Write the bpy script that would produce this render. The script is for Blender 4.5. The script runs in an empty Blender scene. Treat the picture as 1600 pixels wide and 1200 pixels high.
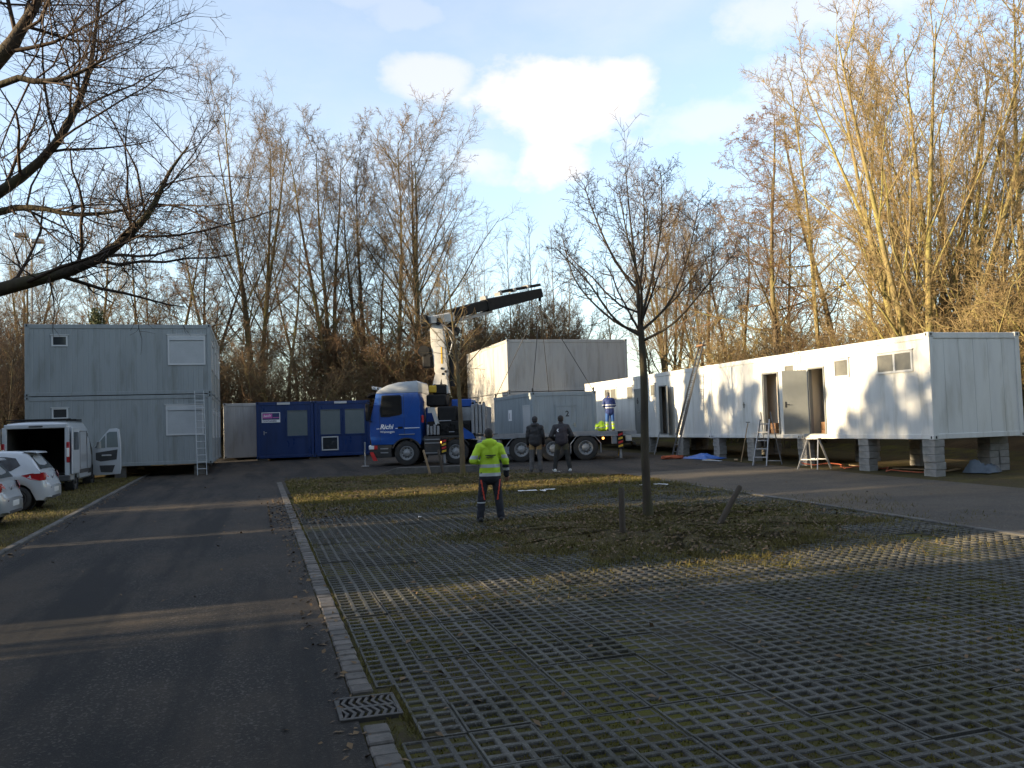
import bpy, bmesh, math, random
import numpy as np
from mathutils import Vector, Matrix, Quaternion
R = math.radians
sc = bpy.context.scene
COL = sc.collection

# ---------------------------------------------------------------- camera
CAM_H = 2.16
yaw, pitch, roll = R(16.7), R(2.78), R(1.83)
fwd = Vector((math.sin(yaw) * math.cos(pitch), math.cos(yaw) * math.cos(pitch), math.sin(pitch)))
r0 = Vector((math.cos(yaw), -math.sin(yaw), 0)); u0 = r0.cross(fwd)
rgt = r0 * math.cos(roll) - u0 * math.sin(roll)
upv = u0 * math.cos(roll) + r0 * math.sin(roll)
cam = bpy.data.cameras.new('camera')
cam.sensor_width = 36; cam.lens = 36 * 1350 / 1600; cam.clip_start = .05; cam.clip_end = 3000
camo = bpy.data.objects.new('camera', cam); COL.objects.link(camo)
camo.matrix_world = Matrix(((rgt.x, upv.x, -fwd.x, 0), (rgt.y, upv.y, -fwd.y, 0), (rgt.z, upv.z, -fwd.z, CAM_H), (0, 0, 0, 1)))
sc.camera = camo

# ---------------------------------------------------------------- sky and sun
SUN_EL = R(10.0)
SUN_STRENGTH = 4.9
SKY_STRENGTH = .15
EXPOSURE = 1.6
w = bpy.data.worlds.new('World'); sc.world = w; w.use_nodes = True
nt = w.node_tree; nt.nodes.clear()
def N(t, **k):
    n = nt.nodes.new(t)
    for a, b in k.items(): setattr(n, a, b)
    return n
def LK(a, b): nt.links.new(a, b)
def wm(op, a, b=None, c=None, clamp=False):
    n = N('ShaderNodeMath', operation=op, use_clamp=clamp)
    for i, v in enumerate((a, b, c)):
        if v is None: continue
        if isinstance(v, (int, float)): n.inputs[i].default_value = v
        else: LK(v, n.inputs[i])
    return n.outputs[0]
def wdot(v, c):
    n = N('ShaderNodeVectorMath', operation='DOT_PRODUCT'); LK(v, n.inputs[0]); n.inputs[1].default_value = c
    return n.outputs['Value']
def wramp(v, a, b):
    n = N('ShaderNodeMapRange', interpolation_type='SMOOTHSTEP'); LK(v, n.inputs[0])
    n.inputs[1].default_value = a; n.inputs[2].default_value = b
    return n.outputs[0]
sky = N('ShaderNodeTexSky', sky_type='NISHITA', sun_disc=False, sun_elevation=SUN_EL, sun_rotation=R(270), altitude=400, air_density=1.0, dust_density=.35, ozone_density=1.6)
tc = N('ShaderNodeTexCoord'); D = tc.outputs['Generated']
def wnoise(scale, detail, rough=.55, stretch=(1, 1, 1)):
    m = N('ShaderNodeMapping'); LK(D, m.inputs[0]); m.inputs['Scale'].default_value = stretch
    n = N('ShaderNodeTexNoise'); LK(m.outputs[0], n.inputs['Vector'])
    n.inputs['Scale'].default_value = scale; n.inputs['Detail'].default_value = detail; n.inputs['Roughness'].default_value = rough
    return n.outputs['Fac']
nz = wnoise(5.5, 7, .56, (1, 1, 1.6)); nz2 = wnoise(2.6, 7, .55, (1, 1, 2.2)); nz3 = wnoise(16, 5, .6, (1, 1, 1.5))
# cumulus banks as directions in the world sky: azimuth from +Y, elevation, half sizes in radians, weight
BANKS = [(20.8, 20.6, .125, .068, 1.0), (20.0, 17.2, .06, .032, .95), (24.6, 22.2, .05, .03, .8), (12.0, 22.3, .06, .035, .6), (15.0, 17.3, .07, .03, .6), (10.5, 26, .06, .025, .35),
         (31.5, 18.8, .12, .04, .5), (38.0, 24.5, .26, .05, .55), (36, 20.5, .16, .045, .5), (29.0, 28.0, .16, .03, .4), (46.0, 27.0, .2, .06, .6),
         (7.0, 27.5, .12, .03, .35), (10.0, 15.5, .09, .035, .45), (-2.0, 16.0, .12, .04, .25),
         (80.0, 24.0, .28, .08, .8), (-55.0, 22.0, .25, .07, .8), (140.0, 28.0, .3, .09, .8), (-130.0, 25.0, .3, .08, .8)]
mask = None
for az, el, sx, sy, k in BANKS:
    a, e = R(az), R(el)
    c = Vector((math.sin(a) * math.cos(e), math.cos(a) * math.cos(e), math.sin(e)))
    rr = Vector((math.cos(a), -math.sin(a), 0)); uu = rr.cross(c)
    x = wm('DIVIDE', wdot(D, rr), sx); y = wm('DIVIDE', wdot(D, uu), sy)
    d2 = wm('SQRT', wm('ADD', wm('MULTIPLY', x, x), wm('MULTIPLY', y, y)))
    d2 = wm('ADD', d2, wm('MULTIPLY_ADD', nz, -2.4, 1.2)); d2 = wm('ADD', d2, wm('MULTIPLY_ADD', nz3, -.9, .45))
    front = wramp(wdot(D, c), .2, .5)
    m = wm('MULTIPLY', wm('MULTIPLY', wramp(d2, 1.1, .25), k), front)
    mask = m if mask is None else wm('MAXIMUM', mask, m)
veil = wm('MULTIPLY_ADD', wramp(nz2, .45, .75), .2, .22)
mask = wm('MAXIMUM', mask, veil)
mix = N('ShaderNodeMix', data_type='RGBA'); LK(mask, mix.inputs[0])
CLOUD = (2.75, 2.55, 2.45, 1)
hsv = N('ShaderNodeMix', data_type='RGBA', blend_type='MULTIPLY'); hsv.inputs[0].default_value = 1
LK(sky.outputs[0], hsv.inputs[6]); hsv.inputs[7].default_value = (1, 1, 1, 1)
LK(hsv.outputs[2], mix.inputs[6]); mix.inputs[7].default_value = CLOUD
bg = N('ShaderNodeBackground'); LK(mix.outputs[2], bg.inputs[0]); bg.inputs[1].default_value = SKY_STRENGTH
out = N('ShaderNodeOutputWorld'); LK(bg.outputs[0], out.inputs[0])
sun = bpy.data.lights.new('sun', 'SUN'); sun.energy = SUN_STRENGTH; sun.angle = R(.5); sun.color = (1, .79, .50)
suno = bpy.data.objects.new('sun', sun); COL.objects.link(suno)
suno.rotation_euler = Vector((math.cos(SUN_EL), -.012, -math.sin(SUN_EL))).to_track_quat('-Z', 'Y').to_euler()
suno.location = (-40, 10, 30)
vs = sc.view_settings; vs.view_transform = 'Standard'; vs.look = 'None'; vs.gamma = 1; vs.exposure = EXPOSURE; vs.use_curve_mapping = False
sc.cycles.use_denoising = True
sc.cycles.max_bounces = 6; sc.cycles.diffuse_bounces = 3; sc.cycles.glossy_bounces = 3; sc.cycles.transmission_bounces = 4; sc.cycles.transparent_max_bounces = 6

# ---------------------------------------------------------------- helpers
def gz(x, y): return .018 * y + .01 * x

class MB:
    """collects faces with material slots, builds one mesh object"""
    def __init__(s): s.v = []; s.f = []; s.m = []
    def add(s, vs, fs, mi=0):
        b = len(s.v); s.v += [tuple(v) for v in vs]
        s.f += [tuple(b + i for i in f) for f in fs]; s.m += [mi] * len(fs)
    def quad(s, a, b, c, d, mi=0): s.add((a, b, c, d), ((0, 1, 2, 3),), mi)
    def box(s, x0, x1, y0, y1, z0, z1, mi=0, M=None):
        vs = [Vector((x, y, z)) for z in (z0, z1) for y in (y0, y1) for x in (x0, x1)]
        if M: vs = [M @ v for v in vs]
        s.add(vs, ((0, 2, 3, 1), (4, 5, 7, 6), (0, 1, 5, 4), (2, 6, 7, 3), (0, 4, 6, 2), (1, 3, 7, 5)), mi)
        return s
    def cbox(s, x0, x1, y0, y1, z0, z1, c=.01, mi=0, M=None):
        """box with chamfered edges"""
        bm = bmesh.new(); bmesh.ops.create_cube(bm, size=1)
        for v in bm.verts: v.co = Vector((x0 + (v.co.x + .5) * (x1 - x0), y0 + (v.co.y + .5) * (y1 - y0), z0 + (v.co.z + .5) * (z1 - z0)))
        bmesh.ops.bevel(bm, geom=list(bm.edges), offset=c, segments=1, affect='EDGES')
        s.bm(bm, mi, M); return s
    def bm(s, bm, mi=0, M=None):
        bm.verts.index_update()
        s.add([(M @ v.co) if M else v.co.copy() for v in bm.verts], [[v.index for v in f.verts] for f in bm.faces], mi); bm.free()
    def tube(s, pts, rad, n=8, mi=0, caps=True):
        pts = [Vector(p) for p in pts]; K = len(pts)
        if isinstance(rad, (int, float)): rad = [rad] * K
        rings = []; ref = None
        for i, p in enumerate(pts):
            t = (pts[min(i + 1, K - 1)] - pts[max(i - 1, 0)]).normalized()
            if ref is None:
                ref = t.orthogonal().normalized()
            ref = (ref - t * ref.dot(t)).normalized(); b = t.cross(ref)
            rings.append([p + (ref * math.cos(2 * math.pi * j / n) + b * math.sin(2 * math.pi * j / n)) * rad[i] for j in range(n)])
        vs = [v for r in rings for v in r]
        fs = [(i * n + j, i * n + (j + 1) % n, (i + 1) * n + (j + 1) % n, (i + 1) * n + j) for i in range(K - 1) for j in range(n)]
        if caps: fs += [tuple(range(n))[::-1], tuple((K - 1) * n + j for j in range(n))]
        s.add(vs, fs, mi); return s
    def bar(s, a, b, w, h, mi=0, upd=(0, 0, 1)):
        """rectangular bar from a to b"""
        a = Vector(a); b = Vector(b); t = (b - a).normalized(); u = Vector(upd)
        x = t.cross(u)
        if x.length < 1e-4: x = t.orthogonal()
        x.normalize(); y = x.cross(t)
        vs = [q + x * (w / 2 * i) + y * (h / 2 * j) for q in (a, b) for i, j in ((-1, -1), (1, -1), (1, 1), (-1, 1))]
        s.add(vs, ((0, 1, 2, 3), (7, 6, 5, 4), (0, 4, 5, 1), (1, 5, 6, 2), (2, 6, 7, 3), (3, 7, 4, 0)), mi); return s
    def lathe(s, prof, c=(0, 0, 0), axis='Y', n=24, mi=0):
        """prof: (radius, along) pairs, revolved round axis"""
        c = Vector(c); vs = []
        for r, h in prof:
            for j in range(n):
                a = 2 * math.pi * j / n; p, q = r * math.cos(a), r * math.sin(a)
                vs.append(c + (Vector((p, h, q)) if axis == 'Y' else Vector((p, q, h)) if axis == 'Z' else Vector((h, p, q))))
        K = len(prof)
        s.add(vs, [(i * n + j, i * n + (j + 1) % n, (i + 1) * n + (j + 1) % n, (i + 1) * n + j) for i in range(K - 1) for j in range(n)], mi); return s
    def disc(s, c, r, axis='Y', n=20, mi=0):
        c = Vector(c); vs = []
        for j in range(n):
            a = 2 * math.pi * j / n; p, q = r * math.cos(a), r * math.sin(a)
            vs.append(c + (Vector((p, 0, q)) if axis == 'Y' else Vector((p, q, 0)) if axis == 'Z' else Vector((0, p, q))))
        s.add(vs, (tuple(range(n)),), mi); return s
    def prism(s, prof, y0, y1, bev=0, mi=0, seg=2):
        """side profile (x,z) polygon extruded from y0 to y1, edges optionally bevelled"""
        bm = bmesh.new()
        f = bm.faces.new([bm.verts.new((x, y0, z)) for x, z in prof])
        g = bmesh.ops.extrude_face_region(bm, geom=[f])
        for e in g['geom']:
            if isinstance(e, bmesh.types.BMVert): e.co.y = y1
        bmesh.ops.recalc_face_normals(bm, faces=list(bm.faces))
        if bev:
            ed = [e for e in bm.edges if abs(e.verts[0].co.y - e.verts[1].co.y) < 1e-6]
            bmesh.ops.bevel(bm, geom=ed, offset=bev, segments=seg, affect='EDGES', profile=.6, clamp_overlap=True)
        bmesh.ops.triangulate(bm, faces=[f for f in bm.faces if len(f.verts) > 4])
        s.bm(bm, mi); return s
    def ball(s, c, rx, ry=None, rz=None, sub=2, mi=0):
        bm = bmesh.new(); bmesh.ops.create_icosphere(bm, subdivisions=sub, radius=1)
        ry = ry or rx; rz = rz or rx
        for v in bm.verts: v.co = Vector((c[0] + v.co.x * rx, c[1] + v.co.y * ry, c[2] + v.co.z * rz))
        s.bm(bm, mi); return s
    def mesh(s, name, mats, smooth=False):
        me = bpy.data.meshes.new(name); me.from_pydata(s.v, [], s.f)
        for m in (mats if isinstance(mats, (list, tuple)) else [mats]): me.materials.append(m)
        if len(set(s.m)) > 1: me.polygons.foreach_set('material_index', s.m)
        bm = bmesh.new(); bm.from_mesh(me); bmesh.ops.recalc_face_normals(bm, faces=list(bm.faces)); bm.to_mesh(me); bm.free()
        if smooth:
            me.polygons.foreach_set('use_smooth', [True] * len(me.polygons)); me.set_sharp_from_angle(angle=R(38))
        me.update(); return me
    def build(s, name, mats, parent=None, smooth=False, loc=None):
        return put(name, s.mesh(name, mats, smooth), parent, loc)

def put(name, me, parent=None, loc=None, rz=0):
    o = bpy.data.objects.new(name, me); COL.objects.link(o)
    if parent: o.parent = parent
    if loc is not None: o.location = loc
    if rz: o.rotation_euler = (0, 0, rz)
    return o
def tag(o, label=None, cat=None, group=None, kind=None):
    if label: o['label'] = label
    if cat: o['category'] = cat
    if group: o['group'] = group
    if kind: o['kind'] = kind
    return o
def thing(name, label, cat, loc=(0, 0, 0), rz=0, group=None):
    o = bpy.data.objects.new(name, None); COL.objects.link(o)
    o.location = loc; o.rotation_euler = (0, 0, rz); o.empty_display_size = .2
    return tag(o, label, cat, group)
def copy_tree(o, parent=None):
    c = o.copy(); COL.objects.link(c); c.parent = parent
    for ch in list(o.children): copy_tree(ch, c)
    return c
def arrays_mesh(name, V, F, mats, smooth=False):
    V = np.asarray(V, np.float32).reshape(-1, 3); F = np.asarray(F, np.int32); k = F.shape[1]
    me = bpy.data.meshes.new(name); me.vertices.add(len(V)); me.vertices.foreach_set('co', V.ravel())
    me.loops.add(F.size); me.loops.foreach_set('vertex_index', F.ravel())
    me.polygons.add(len(F)); me.polygons.foreach_set('loop_start', np.arange(0, F.size, k, dtype=np.int32))
    if smooth: me.polygons.foreach_set('use_smooth', np.ones(len(F), bool))
    for m in (mats if isinstance(mats, (list, tuple)) else [mats]): me.materials.append(m)
    me.update(calc_edges=True); return me

# ---------------------------------------------------------------- materials
def pm(name, c, c2=None, scale=3., rough=.6, bump=0., bscale=60., metal=0., detail=5, stretch=(1, 1, 1), lo=.35, hi=.65, coat=0., spec=.5, c3=None, s3=.4, lo3=.5, hi3=.7, world=False, rvar=0.):
    m = bpy.data.materials.new(name); m.use_nodes = True; t = m.node_tree; n = t.nodes; b = n['Principled BSDF']
    b.inputs['Roughness'].default_value = rough; b.inputs['Metallic'].default_value = metal
    b.inputs['Specular IOR Level'].default_value = spec; b.inputs['Coat Weight'].default_value = coat
    def no(ty, **k):
        x = n.new(ty)
        for a, v in k.items(): setattr(x, a, v)
        return x
    tcn = no('ShaderNodeTexCoord')
    if world:
        geo = no('ShaderNodeNewGeometry'); src = geo.outputs['Position']
    else: src = tcn.outputs['Object']
    mp = no('ShaderNodeMapping'); mp.inputs['Scale'].default_value = stretch; t.links.new(src, mp.inputs[0]); vec = mp.outputs[0]
    def noise(s, det=detail, r=.6):
        x = no('ShaderNodeTexNoise'); x.inputs['Scale'].default_value = s; x.inputs['Detail'].default_value = det; x.inputs['Roughness'].default_value = r
        t.links.new(vec, x.inputs['Vector']); return x.outputs['Fac']
    def mr(v, a, z, o0=0, o1=1):
        x = no('ShaderNodeMapRange'); t.links.new(v, x.inputs[0])
        for i, q in enumerate((a, z, o0, o1)): x.inputs[i + 1].default_value = q
        return x.outputs[0]
    def mixc(f, a, z):
        x = no('ShaderNodeMix', data_type='RGBA'); t.links.new(f, x.inputs[0])
        for i, q in ((6, a), (7, z)):
            if isinstance(q, tuple): x.inputs[i].default_value = (*q[:3], 1)
            else: t.links.new(q, x.inputs[i])
        return x.outputs[2]
    col = None
    if c2:
        col = mixc(mr(noise(scale), lo, hi), c, c2)
    if c3:
        col = mixc(mr(noise(s3, 6), lo3, hi3), col if col else c, c3)
    if col: t.links.new(col, b.inputs['Base Color'])
    else: b.inputs['Base Color'].default_value = (*c, 1)
    if rvar:
        t.links.new(mr(noise(scale * 1.7), .3, .7, max(.05, rough - rvar), min(1, rough + rvar)), b.inputs['Roughness'])
    if bump:
        bn = no('ShaderNodeBump'); bn.inputs['Strength'].default_value = 1; bn.inputs['Distance'].default_value = bump
        t.links.new(noise(bscale, 4), bn.inputs['Height']); t.links.new(bn.outputs[0], b.inputs['Normal'])
    return m
MT = {}
def glassm(name, c=(.02, .025, .03), rough=.05):
    m = pm(name, c, rough=rough, spec=.8); return m
def emit(name, c, s):
    m = pm(name, c); b = m.node_tree.nodes['Principled BSDF']
    b.inputs['Emission Color'].default_value = (*c, 1); b.inputs['Emission Strength'].default_value = s; return m
def speck(m, scale, amt, c, thr=.12):
    """scatter small stones of colour c through a ground material"""
    t = m.node_tree; n = t.nodes; b = n['Principled BSDF']
    geo = n.new('ShaderNodeNewGeometry'); v = n.new('ShaderNodeTexVoronoi'); v.inputs['Scale'].default_value = scale
    t.links.new(geo.outputs['Position'], v.inputs['Vector'])
    g = n.new('ShaderNodeMapRange'); g.inputs[1].default_value = 1 - amt; g.inputs[2].default_value = 1
    sep = n.new('ShaderNodeSeparateColor'); t.links.new(v.outputs['Color'], sep.inputs[0]); t.links.new(sep.outputs[0], g.inputs[0])
    x = n.new('ShaderNodeMix'); x.data_type = 'RGBA'; t.links.new(g.outputs[0], x.inputs[0])
    old = b.inputs['Base Color'].links[0].from_socket; t.links.new(old, x.inputs[6]); x.inputs[7].default_value = (*c, 1)
    t.links.new(x.outputs[2], b.inputs['Base Color']); return m

def layer(m, c, scale, stretch=(1, 1, 1), lo=.5, hi=.6, amt=1., detail=6, rough=.6):
    """a stain layer with a shape of its own, in world space"""
    t = m.node_tree; n = t.nodes; b = n['Principled BSDF']; geo = n.new('ShaderNodeNewGeometry'); mp = n.new('ShaderNodeMapping'); mp.inputs['Scale'].default_value = stretch
    t.links.new(geo.outputs['Position'], mp.inputs[0]); v = n.new('ShaderNodeTexNoise'); v.inputs['Scale'].default_value = scale; v.inputs['Detail'].default_value = detail; v.inputs['Roughness'].default_value = rough
    t.links.new(mp.outputs[0], v.inputs['Vector']); g = n.new('ShaderNodeMapRange'); g.inputs[1].default_value = lo; g.inputs[2].default_value = hi; g.inputs[4].default_value = amt; t.links.new(v.outputs['Fac'], g.inputs[0])
    x = n.new('ShaderNodeMix'); x.data_type = 'RGBA'; t.links.new(g.outputs[0], x.inputs[0]); t.links.new(b.inputs['Base Color'].links[0].from_socket, x.inputs[6]); x.inputs[7].default_value = (*c, 1); t.links.new(x.outputs[2], b.inputs['Base Color']); return m
def orand(m, lo=.7, hi=1.25):
    """each piece its own tone"""
    t = m.node_tree; n = t.nodes; b = n['Principled BSDF']; oi = n.new('ShaderNodeObjectInfo'); g = n.new('ShaderNodeMapRange'); g.inputs[3].default_value = lo; g.inputs[4].default_value = hi; t.links.new(oi.outputs['Random'], g.inputs[0])
    x = n.new('ShaderNodeMix'); x.data_type = 'RGBA'; x.blend_type = 'MULTIPLY'; x.inputs[0].default_value = 1; t.links.new(b.inputs['Base Color'].links[0].from_socket, x.inputs[6]); t.links.new(g.outputs[0], x.inputs[7]); t.links.new(x.outputs[2], b.inputs['Base Color']); return m
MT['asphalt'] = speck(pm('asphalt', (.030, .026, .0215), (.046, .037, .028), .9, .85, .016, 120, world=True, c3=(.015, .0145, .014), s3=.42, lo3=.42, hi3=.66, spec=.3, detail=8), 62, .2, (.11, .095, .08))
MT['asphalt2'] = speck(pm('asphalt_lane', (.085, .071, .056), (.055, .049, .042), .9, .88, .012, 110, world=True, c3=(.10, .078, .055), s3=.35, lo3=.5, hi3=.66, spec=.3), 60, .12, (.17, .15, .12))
MT['paver'] = speck(pm('paver_concrete', (.088, .083, .071), (.055, .052, .043), 2.1, .92, .008, 90, world=True, c3=(.04, .039, .026), s3=.7, lo3=.45, hi3=.7, detail=8), 110, .25, (.13, .125, .11))
MT['edge'] = pm('edging_stone', (.15, .13, .11), (.09, .08, .07), 7, .88, .006, 70, world=True, c3=(.09, .085, .075), s3=2.2)
MT['kerb'] = pm('kerb_stone', (.12, .112, .10), (.07, .066, .058), 4, .9, .006, 60, world=True)
MT['soil'] = speck(pm('soil_moss', (.045, .036, .022), (.075, .068, .018), 2.2, 1, .02, 60, world=True, c3=(.095, .088, .016), s3=.55, lo3=.48, hi3=.66, spec=.15), 26, .2, (.06, .045, .028))
MT['verge'] = speck(pm('verge_soil', (.055, .043, .024), (.075, .066, .022), 1.6, 1, .03, 40, world=True, spec=.15, c3=(.075, .055, .03), s3=.5), 35, .14, (.14, .10, .05))
MT['forest'] = pm('leaf_litter', (.05, .035, .02), (.085, .06, .032), 1.2, 1, .08, 12, world=True, spec=.1, c3=(.05, .05, .02), s3=.2)
MT['blade'] = pm('grass_blade', (.095, .09, .022), (.155, .125, .04), 1.1, .8, world=True, spec=.2, c3=(.13, .095, .045), s3=3.)
MT['moss'] = pm('moss_tuft', (.085, .08, .016), (.13, .112, .022), 1.3, .9, world=True, spec=.15)
MT['leaf'] = pm('dry_leaf', (.16, .10, .045), (.09, .055, .028), 3, .85, world=True)
MT['iron'] = pm('cast_iron', (.05, .048, .045), (.08, .07, .06), 8, .6, .003, 80, metal=.4)
layer(MT['asphalt'], (.060, .046, .033), .5, (1, .55, 1), .48, .62, .9, 9, .7); layer(MT['asphalt'], (.012, .0115, .011), .9, (1.3, .16, 1), .48, .62, .85); layer(MT['asphalt'], (.013, .012, .011), 2.6, (1, 1, 1), .66, .70, .7)
layer(MT['paver'], (.045, .043, .017), 1.1, (1, 1, 1), .52, .66, .7, 9, .72); layer(MT['paver'], (.036, .031, .022), 5, (1, 1, 1), .54, .64, .7, 8, .7); orand(MT['paver'], .78, 1.2)
layer(MT['edge'], (.05, .045, .035), 9, (1, 1, 1), .54, .66, .7, 6); orand(MT['edge'], .6, 1.2); orand(MT['kerb'], .75, 1.2)
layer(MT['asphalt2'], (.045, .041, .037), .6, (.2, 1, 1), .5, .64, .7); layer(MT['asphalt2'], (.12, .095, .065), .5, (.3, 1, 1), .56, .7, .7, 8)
MT['black'] = pm('black_void', (.006, .006, .006), rough=1, spec=0)
# ---------------------------------------------------------------- terrain, roads, paving
rs = np.random.RandomState(7)
def sstep(a, b, x):
    t = np.clip((x - a) / (b - a), 0, 1); return t * t * (3 - 2 * t)
def hgt(x, y):
    x = np.asarray(x, float); y = np.asarray(y, float)
    base = .018 * np.clip(y, -80, 60) + .01 * np.clip(x, -60, 60) - .055
    bank = sstep(51, 60, y) * 3.0 + sstep(21.5, 31, x) * sstep(4, 14, y) * 1.9 * (1 - sstep(51, 60, y)) + sstep(21.5, 31, x) * sstep(51, 60, y) * .6
    return base + bank + (sstep(51, 60, y) + sstep(24, 31, x)).clip(0, 1) * (.25 * np.sin(x * .7 + 1.3) * np.cos(y * .53) + .18 * np.sin(x * .23 - y * .31))
xs = np.unique(np.concatenate([np.linspace(-700, -60, 9), np.linspace(-60, 70, 88), np.linspace(70, 800, 9)]))
ys = np.unique(np.concatenate([np.linspace(-300, -10, 6), np.linspace(-10, 110, 82), np.linspace(110, 1500, 9)]))
GX, GY = np.meshgrid(xs, ys); V = np.stack([GX, GY, hgt(GX, GY)], -1).reshape(-1, 3)
nx, ny = len(xs), len(ys)
I = (np.arange(ny - 1)[:, None] * nx + np.arange(nx - 1)[None]).ravel()
F = np.stack([I, I + 1, I + nx + 1, I + nx], -1)
g = put('ground', arrays_mesh('ground', V, F, [MT['forest'], MT['soil']], True)); tag(g, kind='structure')
cx = V[F].mean(1); lot = (cx[:, 0] > -30) & (cx[:, 0] < 24) & (cx[:, 1] < 51)
g.data.polygons.foreach_set('material_index', lot.astype(np.int32))

def sheet(name, rects, dz, mat, sub=1.):
    mb = MB()
    for x0, x1, y0, y1 in rects:
        n = max(1, int((y1 - y0) / 6)); 
        for i in range(n):
            a, b = y0 + (y1 - y0) * i / n, y0 + (y1 - y0) * (i + 1) / n
            mb.quad((x0, a, gz(x0, a) + dz), (x1, a, gz(x1, a) + dz), (x1, b, gz(x1, b) + dz), (x0, b, gz(x0, b) + dz))
    return tag(mb.build(name, mat), kind='structure')
DR = (.545, .995, 6.27, 6.79)
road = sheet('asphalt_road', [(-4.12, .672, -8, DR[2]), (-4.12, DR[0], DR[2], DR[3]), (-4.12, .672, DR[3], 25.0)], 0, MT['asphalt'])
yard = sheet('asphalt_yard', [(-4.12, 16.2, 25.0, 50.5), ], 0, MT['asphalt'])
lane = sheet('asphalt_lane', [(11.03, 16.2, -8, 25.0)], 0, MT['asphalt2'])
dirt = sheet('dirt_strip', [(16.2, 23, 6, 50.5)], -.012, MT['verge'])
lverge = sheet('parking_verge', [(-34, -4.27, -8, 50.5)], .012, MT['verge'])

# kerbs: each stone a part
def stones(name, x0, x1, y0, y1, L, gap, top, mat, pname, jit=.004, seed=1, skip=None):
    r = random.Random(seed); st = tag(bpy.data.objects.new(name, None), kind='structure'); COL.objects.link(st)
    variants = []
    for k in range(4):
        m = MB(); l = L * (1 + (k - 1.5) * .06) - gap
        m.cbox((x0 - x1) / 2, (x1 - x0) / 2, 0, l, -.1, 0, .012); variants.append((m.mesh(pname, mat), l + gap))
    y = y0
    while y < y1:
        me, l = r.choice(variants)
        if not (skip and y + l > skip[0] and y < skip[1]):
            o = put(pname, me, st, ((x0 + x1) / 2 + r.uniform(-jit, jit), y, gz((x0 + x1) / 2, y) + top + r.uniform(-jit, jit)))
            o.rotation_euler = (.018, r.uniform(-.015, .015) - .01, r.uniform(-.012, .012))
        y += l
    return st
stones('kerb_line', -4.255, -4.135, -4, 38.5, 1.0, .012, .03, MT['kerb'], 'kerb_stone', .003, 2)
stones('kerb_edge', 10.885, 11.015, -4, 21.6, 1.0, .012, .015, MT['kerb'], 'kerb_stone', .003, 3)
stones('cobble_edging', .685, .855, 3.2, 29.5, .185, .016, .008, MT['edge'], 'paving_stone', .006, 4, (DR[2] - .02, DR[3] + .01))

# grass pavers: concrete lattice stones, 2 x 3 openings each
PNX, PNY, PCX, PCY = 3, 4, .147, .15
PW, PL = PNX * PCX, PNY * PCY
def paver_mesh():
    mb = MB(); hx_, hy_ = .052, .050; c = .008
    for i in range(PNX):
        for j in range(PNY):
            cx, cy = (i + .5) * PCX, (j + .5) * PCY
            def ring(a, b, z): return [(cx + sx * a, cy + sy * b, z) for sx, sy in ((-1, -1), (1, -1), (1, 1), (-1, 1))]
            rg = [ring(PCX / 2, PCY / 2, 0), ring(hx_ + c * .7, hy_ + c * .7, 0), ring(hx_, hy_, -c), ring(hx_ - .004, hy_ - .004, -.045)]
            for a, b in zip(rg, rg[1:]):
                for k in range(4): mb.quad(a[k], a[(k + 1) % 4], b[(k + 1) % 4], b[k])
    for a, b in (((0, 0), (PW, 0)), ((PW, 0), (PW, PL)), ((PW, PL), (0, PL)), ((0, PL), (0, 0))):
        mb.quad((*a, 0), (*b, 0), (*b, -.05), (*a, -.05))
    return mb
pmb = paver_mesh(); pme = pmb.mesh('paver', MT['paver'])
PNX_, PW_ = PNX, PW; PNX, PW = 2, 2 * PCX; pme2 = paver_mesh().mesh('paver', MT['paver']); PNX, PW = PNX_, PW_
CUT = []
ISLAND = [(2.7, 14.6), (3.9, 13.6), (3.5, 12.5), (4.6, 11.9), (4.4, 10.9), (5.9, 10.9), (6.6, 10.3), (7.4, 11.1), (8.9, 11.1), (9.2, 12.2), (10.6, 12.6), (10.2, 13.9), (10.85, 15.2), (9.6, 15.8), (9.3, 17.0), (7.9, 16.7), (6.6, 17.4), (5.6, 16.2), (4.2, 16.3), (4.1, 15.2)]
VERGE = [(.95, 21.9), (2.2, 21.5), (4.1, 21.7), (6, 21.2), (8, 20.9), (9.7, 21.2), (10.8, 21.7), (10.95, 23.2), (10.2, 25.4), (8.9, 26.9), (7.4, 28.2), (5.8, 29.2), (4.0, 29.8), (2.2, 30.1), (.95, 30.0)]
def inside(poly, x, y):
    c = np.zeros(np.shape(x), bool); n = len(poly)
    for i in range(n):
        (x0, y0), (x1, y1) = poly[i], poly[(i + 1) % n]
        with np.errstate(divide='ignore', invalid='ignore'):
            q = ((y0 > y) != (y1 > y)) & (x < (x1 - x0) * (y - y0) / (y1 - y0 + 1e-12) + x0)
        c ^= q
    return c
def shrink(poly, k):
    cx = sum(p[0] for p in poly) / len(poly); cy = sum(p[1] for p in poly) / len(poly)
    return [(cx + (x - cx) * k, cy + (y - cy) * k) for x, y in poly]
pv = []
for i in range(22):
    for j in range(36):
        x, y = .895 + i * .4495, .9 + j * .608
        c = (x + .22, y + .3)
        if y > 22.0 or inside(shrink(ISLAND, .6), np.array(c[0]), np.array(c[1])): continue
        if x < DR[1] and y < DR[3] + .01 and y + .6 > DR[2] + .02:
            CUT.append((x + PCX, y)); continue
        d = c[0] * math.sin(yaw) + c[1] * math.cos(yaw); l = c[0] * math.cos(yaw) - c[1] * math.sin(yaw)
        vis = abs(l) < d * .66 + .3 and d > 4.6
        pv.append((not vis, d, x, y))
pv.sort()
field = tag(bpy.data.objects.new('grass_paving', None), kind='structure'); COL.objects.link(field)
rr_ = random.Random(11)
PVt = []
restV, restF = [], []
pV = np.array(pmb.v); pF = np.array(pmb.f)
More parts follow.
